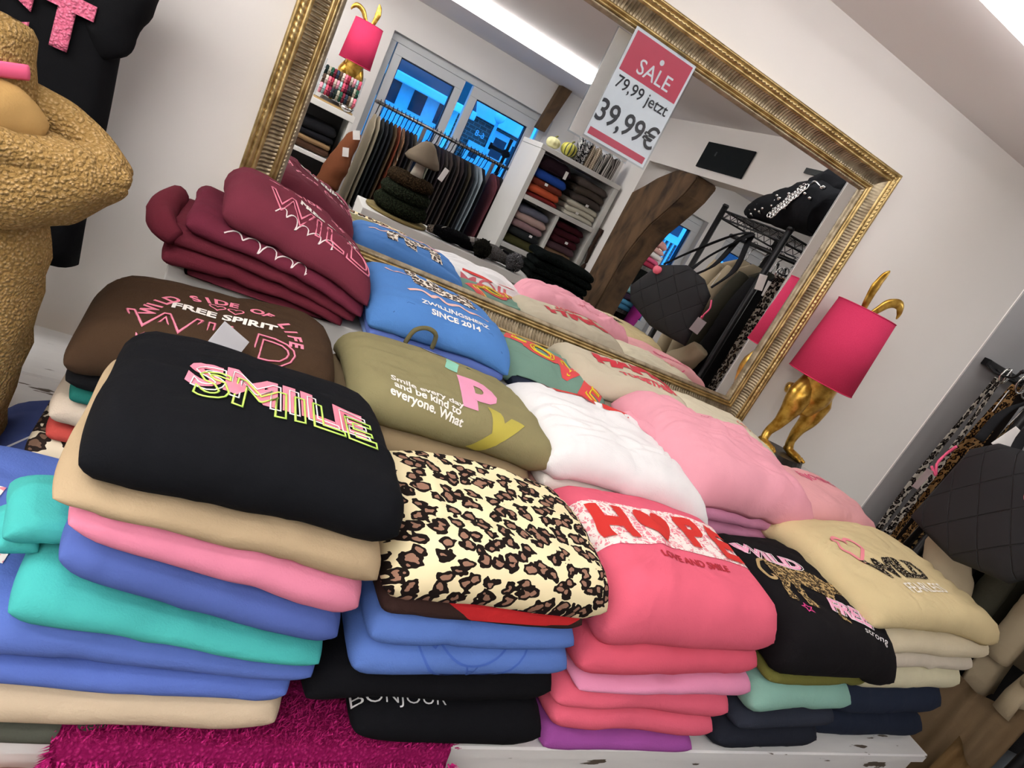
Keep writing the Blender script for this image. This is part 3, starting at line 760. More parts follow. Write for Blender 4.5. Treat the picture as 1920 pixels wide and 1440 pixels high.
# ---- front row, third: coral HOPE
gC = 'stack under the coral HOPE sweatshirt'; CO = '#ee5f7c'
lowC = SG(sag=(0.004, 0.004, 0.0), amp=0.004, group=gC)
Cc = stack([
 ('purple sweatshirt at the bottom of the coral stack', 0.605, 0.930, 0.585, 0.86, (0.881, 0.881), '#a24aa2', lowC),
 ('lowest coral sweatshirt lying on the purple one', 0.600, 0.958, 0.590, 0.86, (0.918, 0.908), CO, SG(sag=(0.004, 0.0, 0.0), amp=0.006, crease=.004, group=gC)),
 ('coral sweatshirt just below the light pink one', 0.585, 0.965, 0.592, 0.86, (0.962, 0.955), CO, SG(sag=(0.008, 0.004, 0.0), amp=0.006, crease=.004, group=gC)),
 ('light pink sweatshirt between the coral ones of the front stack', 0.605, 0.975, 0.588, 0.86, (1.000, 1.012), '#eb8fb8', lowC),
 ('coral sweatshirt directly under the HOPE sweatshirt', 0.590, 0.955, 0.592, 0.87, (1.018, 1.050), '#e85672', SG(sag=(0.004, 0.004, 0.0), amp=0.005, crease=.004, group=gC)),
 ('coral sweatshirt with lace band and red felt HOPE lettering', 0.585, 0.945, 0.588, 0.90, (1.078, 1.110), CO, SG(sag=(0.012, 0.016, 0.03, 0.012), amp=0.006, r=0.042, n=54)),
], (1.195, 1.205))
h = Cc[5]
h.put(poly_bm([(-0.174, -0.050), (0.174, -0.050), (0.174, 0.055), (-0.174, 0.055)]), 0.0, 0.200, lace(), 'lace_band', eps=0.0012)
RF = fabric('#dc2a22', bump=.1)
h.put(text_bm('H', 0.098, bold=0.005, sx=1.0), -0.122, 0.200, RF, 'felt_letter', -0.02, eps=0.0035)
h.put(poly_bm(heart_pts(0.038)), -0.036, 0.205, RF, 'felt_heart', -0.05, sy=1.35, eps=0.0035)
h.put(text_bm('P', 0.098, bold=0.005, sx=1.0), 0.048, 0.200, RF, 'felt_letter', -0.02, eps=0.0035)
h.put(text_bm('E', 0.098, bold=0.005, sx=0.95), 0.116, 0.190, RF, 'felt_letter', -0.02, eps=0.0035)
h.text('LOVE AND SMILE', 0.019, 0.0, 0.125, '#b01a2c', bold=0.0006)
# ---- front row, fourth: black leopard WILD FREE
gD = 'stack under the black WILD FREE sweatshirt'
lowD = SG(sag=(0.004, 0.006, 0.0), amp=0.004, group=gD)
D = stack([
 ('navy sweatshirt at the bottom under the mint green one', 0.965, 1.245, 0.600, 0.89, (0.881, 0.881), '#20242f', SG(sag=(0.0, 0.0, 0.0), amp=0.004, group=gD)),
 ('charcoal sweatshirt between mint green and navy', 0.985, 1.250, 0.602, 0.89, (0.938, 0.960), '#2c313e', lowD),
 ('mint green sweatshirt in the stack under the black leopard shirt', 0.985, 1.262, 0.602, 0.90, (0.972, 1.003), '#86b8a8', SG(sag=(0.006, 0.008, 0.0), amp=0.006, crease=0.004, group=gD)),
 ('moss green sweatshirt directly under the black leopard shirt', 0.985, 1.262, 0.606, 0.90, (1.048, 1.062), '#6d6c2b', lowD),
 ('black sweatshirt with walking leopard and pink WILD FREE lettering', 0.965, 1.272, 0.590, 0.91, (1.074, 1.105), '#141215', SG(sag=(0.010, 0.012, 0.03, 0.018), amp=0.006, r=0.036, n=54, pull={'FR': (0.015, -0.01, -0.015)})),
], (1.180, 1.195))
d = D[4]
d.put(text_bm('WILD', 0.046, bold=0.0025, sx=1.25, outline=0), -0.060, 0.240, plain('#f3a9c8', .7), 'lettering', -0.25, eps=0.0014)
d.put(text_bm('WILD', 0.046, outline=0.0007, bold=0.002, sx=1.25), -0.057, 0.237, plain('#f8f2f4', .7), 'lettering', -0.25, eps=0.0018)
cheetah = [(-.100,.040),(-.088,.052),(-.060,.056),(-.030,.050),(.000,.054),(.035,.050),(.058,.040),(.078,.042),(.092,.034),(.098,.020),(.088,.012),(.074,.012),(.062,.000),
 (.052,-.022),(.058,-.050),(.072,-.062),(.072,-.068),(.046,-.068),(.044,-.058),(.038,-.030),(.028,-.012),(.000,-.008),(-.030,-.004),(-.040,-.020),(-.030,-.046),(-.014,-.062),(-.014,-.070),(-.040,-.070),(-.046,-.058),(-.056,-.036),(-.062,-.016),
 (-.070,-.030),(-.074,-.054),(-.062,-.066),(-.064,-.072),(-.086,-.072),(-.088,-.050),(-.090,-.020),(-.098,.004),(-.104,.020)]
d.put(poly_bm([(x*.82, y*.95) for x, y in cheetah], .006), -0.020, 0.165, leopard('#b79c6c', '#241d18', '#7b6746', 120), 'leopard_print', -0.38, eps=0.0013)
d.put(stroke_bm(spline2([(-.100,.03),(-.118,.010),(-.122,-.016),(-.112,-.034),(-.098,-.030),(-.100,-.018)], 4), 0.007), -0.002, 0.165, plain('#b79c6c', .8), 'tail_print', -0.38, eps=0.0012)
d.put(text_bm('FREE', 0.040, bold=0.002, sx=1.1), 0.030, 0.108, plain('#f3a9c8', .7), 'lettering', -0.36, eps=0.0016)
d.put(text_bm('FREE', 0.040, outline=0.0006, bold=0.002, sx=1.1), 0.032, 0.106, plain('#f8f2f4', .7), 'lettering', -0.36, eps=0.002)
d.text('strong', 0.022, 0.066, 0.066, '#e9e6e6', rot=-0.34, shear=0.25)
d.put(stroke_bm([(0.012*math.cos(math.pi/2+k*math.pi/5)*(1 if k % 2 == 0 else .45), 0.012*math.sin(math.pi/2+k*math.pi/5)*(1 if k % 2 == 0 else .45)) for k in range(10)], 0.003, True), -0.088, 0.105, plain('#f0449a', .6), 'star_print')
# ---- front row, right: cream WILD FEARLESS
gE = 'stack under the cream WILD FEARLESS sweatshirt'
lowE = SG(sag=(0.006, 0.004, 0.0), amp=0.005, group=gE, yaw=0.10)
E_ = stack([
 ('navy sweatshirt on the bench at the bottom of the cream stack', 1.265, 1.690, 0.655, 0.95, (0.881, 0.881), '#1f2738', SG(sag=(0, 0, 0), amp=0.005, group=gE, yaw=.08)),
 ('dark blue sweatshirt directly under the ivory one', 1.262, 1.680, 0.652, 0.95, (0.948, 0.952), '#232c3f', SG(sag=(0.0, 0.006, 0), amp=0.006, group=gE, yaw=.09)),
 ('ivory sweatshirt lowest of the four cream ones at right', 1.258, 1.675, 0.650, 0.95, (1.030, 1.038), '#d9d3b0', lowE),
 ('pale cream sweatshirt third from the top of the cream stack', 1.250, 1.672, 0.652, 0.95, (1.092, 1.100), '#d8cdb9', lowE),
 ('cream sweatshirt directly under the WILD FEARLESS one', 1.245, 1.675, 0.645, 0.95, (1.130, 1.138), '#dccfae', lowE),
 ('cream sweatshirt printed with a pink heart and WILD FEARLESS', 1.170, 1.625, 0.648, 0.97, (1.180, 1.192), '#d8c491', SG(sag=(0.018, 0.006, 0.02, 0.016), amp=0.007, r=0.032, n=54, nr=6, wr=0.9, yaw=.10, crease=.004, pull={'FR': (0.03, -0.01, -0.01)})),
], (1.236, 1.262))
e = E_[5]
e.put(stroke_bm(heart_pts(0.030, 34), 0.006, True), -0.120, 0.200, plain('#ee8c98', .7), 'heart_print', -0.15, sx=1.25, sy=1.5, eps=.0018)
e.put(text_bm('WILD', 0.072, bold=0.0035, sx=1.05), -0.030, 0.140, leopard('#1d1815', '#1d1815', '#dccfae', 150), 'lettering', 0.08, eps=.0018)
e.text('FEARLESS', 0.036, -0.014, 0.088, '#fbf6ea', rot=0.10, sx=1.05, eps=.002, bold=.0004)
# ================================================================== second row
gF = 'stack under the brown WILD sweatshirt'
lowF = SG(sag=(0.004, 0.0, 0.0), amp=0.004, group=gF)
F = stack([
 ('denim blue hoodie with a white zip at the bottom left behind the turquoise one', -0.235, 0.15, 0.845, 1.12, (0.881, 0.881), '#4a5c9c', SG(sag=(0.03, 0.0, 0.0), amp=0.008, crease=0.004, group=gF)),
 ('leopard print sweatshirt low in the stack below the brown one', -0.165, 0.17, 0.88, 1.13, (0.966, 0.966), leopard('#d9cdb4', '#2a211d', '#6d5546', 40), lowF),
 ('red sweatshirt in the stack below the brown one', -0.150, 0.175, 0.89, 1.13, (1.012, 1.012), '#c4463c', lowF),
 ('light grey beige sweatshirt in the stack below the brown one', -0.152, 0.175, 0.885, 1.13, (1.034, 1.034), '#cdbda8', lowF),
 ('dark teal sweatshirt in the stack below the brown one', -0.135, 0.18, 0.885, 1.13, (1.074, 1.074), '#0f6a60', lowF),
 ('black sweatshirt directly under the brown WILD one', -0.142, 0.182, 0.88, 1.13, (1.096, 1.100), '#141416', lowF),
 ('dark brown sweatshirt with pink WILD and white FREE SPIRIT print', -0.148, 0.195, 0.872, 1.155, (1.132, 1.160), '#43301f', SG(sag=(0.014, 0.016, 0.03, 0.012), amp=0.006, r=0.035, n=50)),
], (1.205, 1.245))
F[0].put(stroke_bm([(-.02, -.05), (.0, .0), (.03, .05)], .004), -0.150, 0.10, plain('#e4e6ee', .5), 'zip')
f = F[6]; PKP = plain('#f28aa4', .7)
f.put(arc_text('WILD SIDE OF LIFE', 0.100, 0.028, -1.45, 1.45, bold=0.001), 0.0, 0.090, PKP, 'lettering', -0.06)
f.put(stroke_bm(heart_pts(0.012), 0.0025, True), -0.016, 0.166, PKP, 'heart_print'); f.put(stroke_bm(heart_pts(0.012), 0.0025, True), 0.010, 0.164, PKP, 'heart_print')
f.text('FREE SPIRIT', 0.028, -0.002, 0.132, '#f4efe8', rot=-0.05, bold=0.0010, sx=1.05)
f.put(text_bm('WILD', 0.088, outline=0.0017, sx=1.0, space=1.05), -0.010, 0.066, PKP, 'lettering', -0.05, eps=.0014)
gG = 'stack under the olive green sweatshirt'
Gg = stack([
 ('tan sweatshirt directly under the olive happy sweatshirt', 0.205, 0.565, 0.852, 1.15, (1.119, 1.119), '#9c8764', SG(sag=(0.006, 0.012, 0.0), amp=0.006, crease=.004)),
 ('olive green sweatshirt with pastel letters r p y and white Smile every day text', 0.210, 0.575, 0.862, 1.155, (1.182, 1.174), '#8e865c', SG(sag=(0.010, 0.008, 0.03, 0.014), amp=0.007, r=0.035, crease=.003, n=50, nr=8)),
], (1.248, 1.246))
g = Gg[1]
g.put(text_bm('r', 0.125, bold=0.006), 0.024, 0.205, plain('#8fd0b8', .6), 'lettering', -0.35, eps=.0013)
g.put(text_bm('p', 0.135, bold=0.007), 0.036, 0.125, plain('#ee9ec0', .6), 'lettering', -0.12, eps=.0013)
g.put(text_bm('y', 0.115, bold=0.006), 0.066, 0.035, plain('#b9ad48', .6), 'lettering', -0.30, eps=.0013)
g.put(text_bm('a', 0.105, bold=0.006), 0.0, 0.290, plain('#a9b4d8', .6), 'lettering', -0.30, eps=.0013)
g.text('Smile every day\nand be kind to\neveryone. What', 0.0200, -0.070, 0.045, '#f1eee6', rot=-0.14, line=0.82, bold=0.0005)
obj('drawstring', sweep(catmull([(-0.055, 0.130, 0.055), (-0.050, 0.125, 0.085), (-0.030, 0.122, 0.098), (-0.008, 0.125, 0.090), (0.0, 0.135, 0.060)], 6), 0.0045, 8), fabric('#6d6746'), g.o)
gH = 'stack under the white sweatshirt'
Hh = stack([
 ('pale peach sweatshirt at the bottom below the white one', 0.575, 0.895, 0.875, 1.15, (1.119, 1.119), '#e6a79a', SG(sag=(0, 0.004, 0), amp=.003)),
 ('off white sweatshirt directly under the white one', 0.565, 0.918, 0.872, 1.15, (1.150, 1.146), '#dcd5cd', SG(sag=(0.0, 0.006, 0), amp=.004)),
 ('bright white sweatshirt with MOIN lettering and a pointed front corner', 0.552, 0.915, 0.868, 1.185, (1.184, 1.180), '#eeeeef', SG(sag=(0.02, 0.010, 0.055, 0.03), amp=0.007, r=.034, crease=.005, n=56, nr=14, wr=1.9, pull={'FR': (0.05, -0.02, -0.012)})),
], (1.262, 1.256))
gI = 'pink sweatshirt stack in the second row'
Ii = stack([
 ('dusky rose sweatshirt at the bottom of the pink stack', 0.935, 1.235, 0.90, 1.17, (1.119, 1.119), '#d98a96', SG(sag=(0.01, .004, 0), amp=.005, yaw=.1)),
 ('lilac pink sweatshirt third from the top of the pink stack', 0.915, 1.262, 0.905, 1.17, (1.136, 1.140), '#d487ad', SG(sag=(.006, .006, 0), amp=.006, yaw=.1, crease=.004)),
 ('lilac pink sweatshirt second from the top of the pink stack', 0.900, 1.275, 0.905, 1.18, (1.170, 1.172), '#dc8cb2', SG(sag=(.006, .008, 0), amp=.006, yaw=.1, crease=.005)),
 ('baby pink sweatshirt with creased sleeve folds on top of the pink stack', 0.880, 1.285, 0.90, 1.215, (1.206, 1.208), '#f2a3b4', SG(sag=(.024, .030, .012, .026), amp=.010, r=.040, yaw=.1, crease=.007, n=56, nr=14, wr=2.0, pull={'FR': (.03, -.01, -.02), 'BL': (-.02, 0.02, .012)})),
], (1.308, 1.300))
child_pillow(Ii[3].o, 'sleeve', fabric('#f2a3b4'), 0.882, 0.985, 0.905, 1.13, 1.212, .030, yaw=.30, wr=1.6, crease=.006)
child_pillow(Ii[3].o, 'sleeve', fabric('#f2a3b4'), 0.868, 0.945, 0.955, 1.16, 1.232, .028, yaw=.22, wr=1.6, crease=.006)
Ii[3].text('GOOD VIBES', 0.016, 0.02, 0.30, '#b23a4e', rot=-0.02)
gJ = 'pale pink sweatshirts at the right end of the second row'
Jj = stack([
 ('pink sweatshirt with tiger stripes under the pale pink one at right', 1.270, 1.590, 0.985, 1.175, (1.119, 1.119), '#e3849c', SG(sag=(0, .004, 0), amp=.004, yaw=.12)),
 ('pink sweatshirt directly below the ENJOYING one at right', 1.285, 1.655, 0.985, 1.20, (1.150, 1.150), '#e99aa8', SG(sag=(.004, .010, 0, .012), amp=.006, yaw=.12)),
 ('pale pink sweatshirt with pink ENJOYING lettering at the right', 1.270, 1.680, 0.985, 1.205, (1.184, 1.184), '#efa9ad', SG(sag=(.02, .024, .0, .026), amp=.006, r=.04, yaw=.12)),
], (1.256, 1.250))
Jj[2].text('ENJOYING', 0.034, 0.03, 0.185, '#e0557f', rot=-0.05, bold=.0006)
Jj[2].put(stroke_bm(spline2([(-.05, 0), (-.03, .02), (.0, .012), (.03, .022), (.05, .004)], 5), .004), 0.02, 0.235, plain('#e0557f', .7), 'print')
for k in range(7):
    Jj[0].put(stroke_bm([(-.004, -.022), (.004, .0), (-.002, .022)], .007), -0.13+.035*k, 0.02, plain('#f4d9d6', .7), 'stripe_print')
# ================================================================== third row
gK = 'burgundy sweatshirts in front of the mirror'
BU = '#6e2434'; bk = lambda **k: dict(dict(sag=(.02, .010, .01, .012), amp=.009, freq=8, r=.022, crease=.003), **k)
K = stack([
 ('lowest burgundy sweatshirt with a pocket in front of the mirror', -0.065, 0.205, 1.195, 1.44, (1.191, 1.191), BU, bk()),
 ('second burgundy sweatshirt from the bottom in front of the mirror', -0.108, 0.222, 1.185, 1.45, (1.218, 1.208), '#6a2030', bk()),
 ('third burgundy sweatshirt with a rolled end at the left', -0.112, 0.238, 1.185, 1.45, (1.252, 1.228), BU, bk(sag=(.012, .01, .01, .014))),
 ('burgundy sweatshirt with white script under the topmost one', -0.085, 0.246, 1.175, 1.46, (1.284, 1.250), '#70243a', bk(sag=(.010, .012, .01, .018))),
 ('topmost burgundy sweatshirt with pink WILD outline lettering', -0.045, 0.250, 1.175, 1.47, (1.320, 1.274), '#732a3c', bk(sag=(.014, .024, .024, .022), r=.035)),
], (1.392, 1.322))
def cursive(L, n, h, seed):
    rg_ = random.Random(seed); amps = [rg_.uniform(.45, 1.3) for _ in range(n+2)]; out_ = []
    for k in range(n*10+1):
        t_ = k/10.0; a_ = amps[int(t_)]*(1-t_ % 1) + amps[int(t_)+1]*(t_ % 1); ph = 2*math.pi*t_
        yy_ = -h*a_*math.cos(ph) - (h*.9 if int(t_) in (2, 4) and math.cos(ph) > 0 else 0)*math.cos(ph); out_.append((-L/2 + L*t_/n - L/n*.10*math.sin(ph) + .35*yy_, yy_))
    return out_
k4 = K[4]
k4.put(text_bm('WILD', 0.100, outline=0.0018, sx=.86), 0.030, 0.080, PKP, 'lettering', -0.02, eps=.0014)
k4.text('FREE SPIRIT', 0.026, 0.045, 0.148, '#f4efe8', bold=0.0010)
k4.put(arc_text('WILD SIDE OF LIFE', 0.105, 0.026, -1.3, 1.3, bold=0.001), 0.03, 0.135, PKP, 'lettering')
k4.put(stroke_bm(cursive(.12, 5, .009, 1), .0022), -0.005, 0.050, plain('#e9dcdc', .7), 'lettering')
K[3].put(stroke_bm(cursive(.15, 5, .009, 4), .0022), -0.03, 0.016, plain('#e9dcdc', .7), 'lettering')
K[2].put(sweep([(0, 0, 0), (0, 0, .0)], [.0001, .0001], 3), 0, .1, PKP) if False else None
kr = catmull([(-0.172, 0.06, 0.045), (-0.185, -0.03, 0.040), (-0.178, -0.105, 0.030), (-0.150, -0.128, 0.022)], 6)
obj('sleeve_roll', sweep(kr, lerpl([.020, .024, .023, .014], 6), 12, wob=.004), fabric('#6a2030'), K[2].o)
gL = 'blue sweatshirts in front of the mirror'
L_ = stack([
 ('pale blue sweatshirt at the bottom of the blue stack by the mirror', 0.262, 0.545, 1.17, 1.43, (1.191, 1.191), '#84a0dc', SG(sag=(0, .006, 0), amp=.004, yaw=.04)),
 ('periwinkle blue sweatshirt in the middle of the blue stack by the mirror', 0.258, 0.566, 1.162, 1.44, (1.210, 1.210), '#5d78c8', SG(sag=(.004, .010, 0), amp=.005, yaw=.04)),
 ('sky blue pocket sweatshirt with white SINCE 2014 print before the mirror', 0.246, 0.572, 1.155, 1.46, (1.240, 1.244), '#4a84cc', SG(sag=(.016, .024, .022, .022), amp=.006, r=.035, yaw=.04)),
], (1.304, 1.300))
l = L_[2]
l.text('ZWILLINGSHERZ', 0.021, 0.015, 0.085, '#f2f2f0', bold=.0006, sx=1.0)
l.text('SINCE 2014', 0.023, 0.012, 0.058, '#f2f2f0', bold=.0008)
l.put(stroke_bm(spline2([(-.10, .0), (-.07, .012), (-.05, -.002), (-.03, .014), (-.01, -.002), (.02, .012), (.04, -.004), (.07, .010), (.09, -.004)], 4), .010), 0.01, 0.118, plain('#f0c3bc', .7), 'lettering')
leo2 = leopard('#efe6d8', '#2b2624', '#8d7a70', 85)
big = [(-.085,.030),(-.05,.046),(.0,.040),(.05,.046),(.085,.03),(.092,-.01),(.090,-.07),(.060,-.07),(.058,-.02),(.040,-.012),(.030,-.068),(-.002,-.068),(.0,-.012),(-.04,-.012),(-.046,-.066),(-.078,-.066),(-.080,-.012)]
l.put(poly_bm([(-x*.95, -y*.95) for x, y in big]), 0.015, 0.195, leo2, 'animal_print', eps=.0013)
l.put(stroke_bm(spline2([(.0, .0), (-.02, .012), (-.035, .004), (-.05, .02)], 4), .006), -0.07, 0.20, plain('#f0c3bc', .7), 'tail_print')
l.put(stroke_bm([(-.125, 0), (-.095, .035), (.10, .035), (.13, 0)], .0018), 0, 0.030, plain('#33619f', .9), 'pocket_seam')
gM = 'stack under the sage green sweatshirt'
M_ = stack([
 ('navy sweatshirt peeking out under the sage green LOVE one', 0.588, 0.835, 1.195, 1.42, (1.191, 1.191), '#222a3c', SG(sag=(0, .0, 0), amp=.004)),
 ('sage green sweatshirt with red and yellow LOVE lettering', 0.570, 0.875, 1.195, 1.42, (1.225, 1.215), '#6f9484', SG(sag=(.014, .024, .03, .03), amp=.005, r=.035, yaw=-.1)),
], (1.268, 1.256))
mm = M_[1]
for ch, x, s_, sz in (('L', -.095, .175, .11), ('O', -.042, .128, .115), ('V', .025, .085, .115), ('E', .085, .048, .105)):
    mm.put(text_bm(ch, sz, bold=.009), x, s_, plain('#d8474a', .6), 'lettering', -.35, eps=.0013)
    mm.put(text_bm(ch, sz*.8, outline=.002), x+.004, s_, plain('#e8d32c', .5), 'lettering', -.35, eps=.0018)
wm = Hh[2]
wm.put(text_bm('MOIN', 0.075, bold=.0010, sx=1.15), 0.01, 0.318, plain('#d76a76', .7), 'lettering', -0.05, eps=.0015)
wm.put(stroke_bm([(-.10, 0), (-.03, .012), (.01, .008)], .018), 0.01, 0.272, plain('#d8342f', .7), 'red_print', -0.05, eps=.0015)
wm.put(stroke_bm([(.03, .006), (.09, -.006)], .020), 0.01, 0.272, plain('#d8342f', .7), 'red_print', -0.05, eps=.0015)
gN = 'beige sweatshirts in front of the mirror'
N_ = stack([
 ('grey beige sweatshirt under the beige HAPPY one', 0.790, 1.10, 1.22, 1.44, (1.191, 1.191), '#b9ad98', SG(sag=(0, .006, 0), amp=.005, yaw=-.05)),
 ('beige sweatshirt with red HAPPY lettering before the mirror', 0.765, 1.135, 1.215, 1.47, (1.238, 1.238), '#cabfa6', SG(sag=(.010, .022, .03, .03), amp=.007, r=.035, yaw=-.05, crease=.004)),
], (1.290, 1.300))
N_[1].put(text_bm('HAPPY', 0.075, bold=.005, sx=1.1), 0.02, 0.155, plain('#c8293a', .6), 'lettering', -.02, eps=.0014)
N_[1].text('TOGETHER', 0.032, 0.03, 0.095, '#d84a58', bold=.0015)
gO = 'cream sweatshirts beside the lamp'
O_ = stack([
 ('white sweatshirt under the cream love one beside the lamp', 1.150, 1.460, 1.22, 1.44, (1.191, 1.191), '#d8d6c6', SG(sag=(0, .004, 0), amp=.004)),
 ('cream sweatshirt with coral love script beside the rabbit lamp', 1.135, 1.500, 1.215, 1.465, (1.226, 1.222), '#d9d0b4', SG(sag=(.012, .026, .03, .034), amp=.006, r=.03, yaw=-.06, crease=.004)),
], (1.282, 1.262))
O_[1].put(text_bm('love', 0.05, bold=.0006, shear=.3), 0.06, 0.135, plain('#ea8a84', .7), 'lettering', -.1, eps=.0014)
O_[1].put(stroke_bm(heart_pts(0.012), .002, True), 0.115, 0.075, plain('#a9c79a', .7), 'heart_print')
# paper tags on the shirts
tagm = plain('#b9b9bd', .5)
t1 = obj('paper_tag', box(-0.022, 0.022, -0.0008, 0.0008, -0.018, 0.018, 0.0005), tagm, None, (0.035, 0.874, 1.232), (-0.5, 0.5, 0.2), False); tag(t1, 'grey paper tag sticking up behind the SMILE sweatshirt', 'tag')

# ================================================================== RABBIT LAMPS
GL = gold('gilt_rabbit', '#d9b256', '#a87c2a', 0.30, 45)
def shade_mat():
    m, nt, b = newmat('hot_pink_shade'); tc = N(nt, 'ShaderNodeTexCoord'); nz = N(nt, 'ShaderNodeTexNoise'); nz.inputs['Scale'].default_value = 500
    nt.links.new(tc.outputs['Object'], nz.inputs['Vector']); r = ramp(nt, [(.3, lin('#c9355d')), (.7, lin('#d23e66'))])
    nt.links.new(nz.outputs['Fac'], r.inputs[0]); nt.links.new(r.outputs[0], b.inputs['Base Color'])
    b.inputs['Roughness'].default_value = .9; b.inputs['Specular IOR Level'].default_value = .1
    bp = N(nt, 'ShaderNodeBump'); bp.inputs['Strength'].default_value = .2; bp.inputs['Distance'].default_value = .001; nt.links.new(nz.outputs['Fac'], bp.inputs['Height']); nt.links.new(bp.outputs[0], b.inputs['Normal'])
    return m
SHM = shade_mat()
def rabbit_lamp(label, loc, rz=0.0):
    e = empty('rabbit_lamp', label, 'lamp', loc, rz, 'golden rabbit lamps with pink shades')
    bm = bmesh.new()   # base plinth
    r = bmesh.ops.create_cone(bm, cap_ends=True, segments=28, radius1=.075, radius2=.070, depth=.022)
    bmesh.ops.translate(bm, verts=bm.verts, vec=(0.02, 0, .0115)); bmesh.ops.scale(bm, verts=bm.verts, vec=(1.25, 1, 1))
    obj('plinth', bm, plain('#211d1a', .4), e, smooth=False)
    n = 7
    def fur(p): return noise.noise(p*70)*.0022
    def limb(name, pts, rad, fl=1.0, par=e):
        o = obj(name, sweep(catmull(pts, n), lerpl(rad, n), 16, flat=fl, wob=.0028, seed=len(pts), up=Vector((0, 1, 0)) if abs(Vector(pts[-1]).y-Vector(pts[0]).y) < .03 else Vector((0, 0, 1))), GL, par); return o
    body = limb('body', [(0, 0, .50), (0, 0, .42), (0.0, -.004, .34), (0.0, -.01, .275), (0.0, -.006, .215), (0.0, 0, .165), (0, 0, .150)], [.03, .045, .052, .058, .058, .038, .008], .85)
    for sgn in (-1, 1):
        limb('leg', [(sgn*.026, 0, .262), (sgn*.042, -.008, .205), (sgn*.045, -.010, .160), (sgn*.045, -.002, .110), (sgn*.052, .006, .065), (sgn*.058, 0.0, .038), (sgn*.058, -.02, .030)],
             [.030, .038, .030, .019, .013, .013, .010], 1.0)
        limb('foot', [(sgn*.058, .014, .034), (sgn*.060, -.012, .033), (sgn*.064, -.040, .031), (sgn*.066, -.058, .028)], [.011, .016, .015, .006], .75)
        limb('toe', [(sgn*.064+.008, -.045, .032), (sgn*.066+.009, -.062, .029)], [.008, .004]); limb('toe', [(sgn*.064-.008, -.045, .032), (sgn*.066-.009, -.062, .029)], [.008, .004])
    limb('tail', [(0, .055, .20), (0, .078, .205), (0, .095, .212)], [.012, .022, .008])
    # ears above the shade
    limb('ear', [(-.012, 0, .49), (-.022, 0, .530), (-.026, 0, .575), (-.020, 0, .612), (-.012, 0, .632)], [.008, .013, .018, .012, .002], .45)
    limb('ear', [(.012, 0, .49), (.030, 0, .520), (.060, 0, .556), (.098, 0, .566), (.118, 0, .548), (.122, 0, .528)], [.008, .011, .015, .015, .010, .002], .5)
    # shade: thin walled drum
    bm = bmesh.new(); R0, R1, z0, z1 = .099, .086, .272, .508
    prof = [(R0, z0), (R1, z1), (R1-.002, z1), (R0-.002, z0)]; seg = 48; rings = []
    for rr_, zz in prof: rings.append([bm.verts.new((rr_*math.cos(2*math.pi*k/seg), rr_*math.sin(2*math.pi*k/seg), zz)) for k in range(seg)])
    for i in range(4):
        a, b2 = rings[i], rings[(i+1) % 4]
        for k in range(seg): bm.faces.new((a[k], a[(k+1) % seg], b2[(k+1) % seg], b2[k]))
    sh = obj('lamp_shade', bm, SHM, e)
    for zz, rr_ in ((z0, R0), (z1, R1)):
        bm = bmesh.new(); sweepinto(bm, [(rr_*math.cos(2*math.pi*k/40), rr_*math.sin(2*math.pi*k/40), zz) for k in range(41)], .0016, 6, cap=False)
        obj('rim', bm, SHM, sh)
    return e
rabbit_lamp('golden rabbit lamp with hot pink shade standing right of the mirror', (1.628, 1.425, 1.191))

# ================================================================== LEFT: hanging black tee and teddy coat
def ribbon_cloth(name, rows, mat, parent=None, thick=.006, loc=(0, 0, 0)):
    bm = bmesh.new(); g = [[bm.verts.new(p) for p in r] for r in rows]
    for i in range(len(g)-1):
        for j in range(len(g[0])-1): bm.faces.new((g[i][j], g[i][j+1], g[i+1][j+1], g[i+1][j]))
    if thick: bmesh.ops.solidify(bm, geom=list(bm.faces), thickness=thick)
    return obj(name, bm, mat, parent, loc)
BLK = fabric('#0e0f12')
tee = empty('hanging_sweater', 'black sweater with fluffy pink C T letters hanging at upper left', 'sweater', (-0.42, 1.34, 1.60))
def hang_body(cx, w_top, w_bot, z_top, z_bot, y, depth, nf=40, nz=16, amp=.012, seed=0, nfold=5):
    """closed soft tube hanging from shoulders"""
    bm = bmesh.new(); rings = []
    for j in range(nz+1):
        t = j/nz; z = z_top + (z_bot-z_top)*t; wd = (w_top + (w_bot-w_top)*t)/2; ring = []
        dp = depth*(0.35 + 0.65*min(1, t*3))
        for k in range(nf):
            a = 2*math.pi*k/nf; c, s = math.cos(a), math.sin(a)
            x = cx + wd*math.copysign(abs(c)**.55, c); yy = y + dp*math.copysign(abs(s)**.8, s)
            am = amp*min(1, .25+t)
            yy += am*math.sin(nfold*a*1.0 + seed + 2*noise.noise(Vector((a, t*2, seed))))
            x += am*.6*noise.noise(Vector((c*2+seed, s*2, t*3)))
            ring.append(bm.verts.new((x, yy, z)))
        rings.append(ring)
    for a, b2 in zip(rings, rings[1:]):
        for k in range(nf): bm.faces.new((a[k], b2[k], b2[(k+1) % nf], a[(k+1) % nf]))
    bm.faces.new(rings[0]); bm.faces.new(rings[-1][::-1])
    return bm
world_child('torso', hang_body(-0.430, .33, .40, 1.66, 1.09, 1.34, .05, amp=.006, seed=2), BLK, tee, True)
world_child('sleeve', sweep(catmull([(-0.30, 1.34, 1.640), (-0.265, 1.33, 1.585), (-0.262, 1.32, 1.530), (-0.274, 1.32, 1.482), (-0.290, 1.32, 1.462)], 6), lerpl([.05, .046, .036, .032, .018], 6), 16, wob=.010), BLK, tee, True)
PKF = plush('#ff9bb8', '#e0708f', 300, .8)
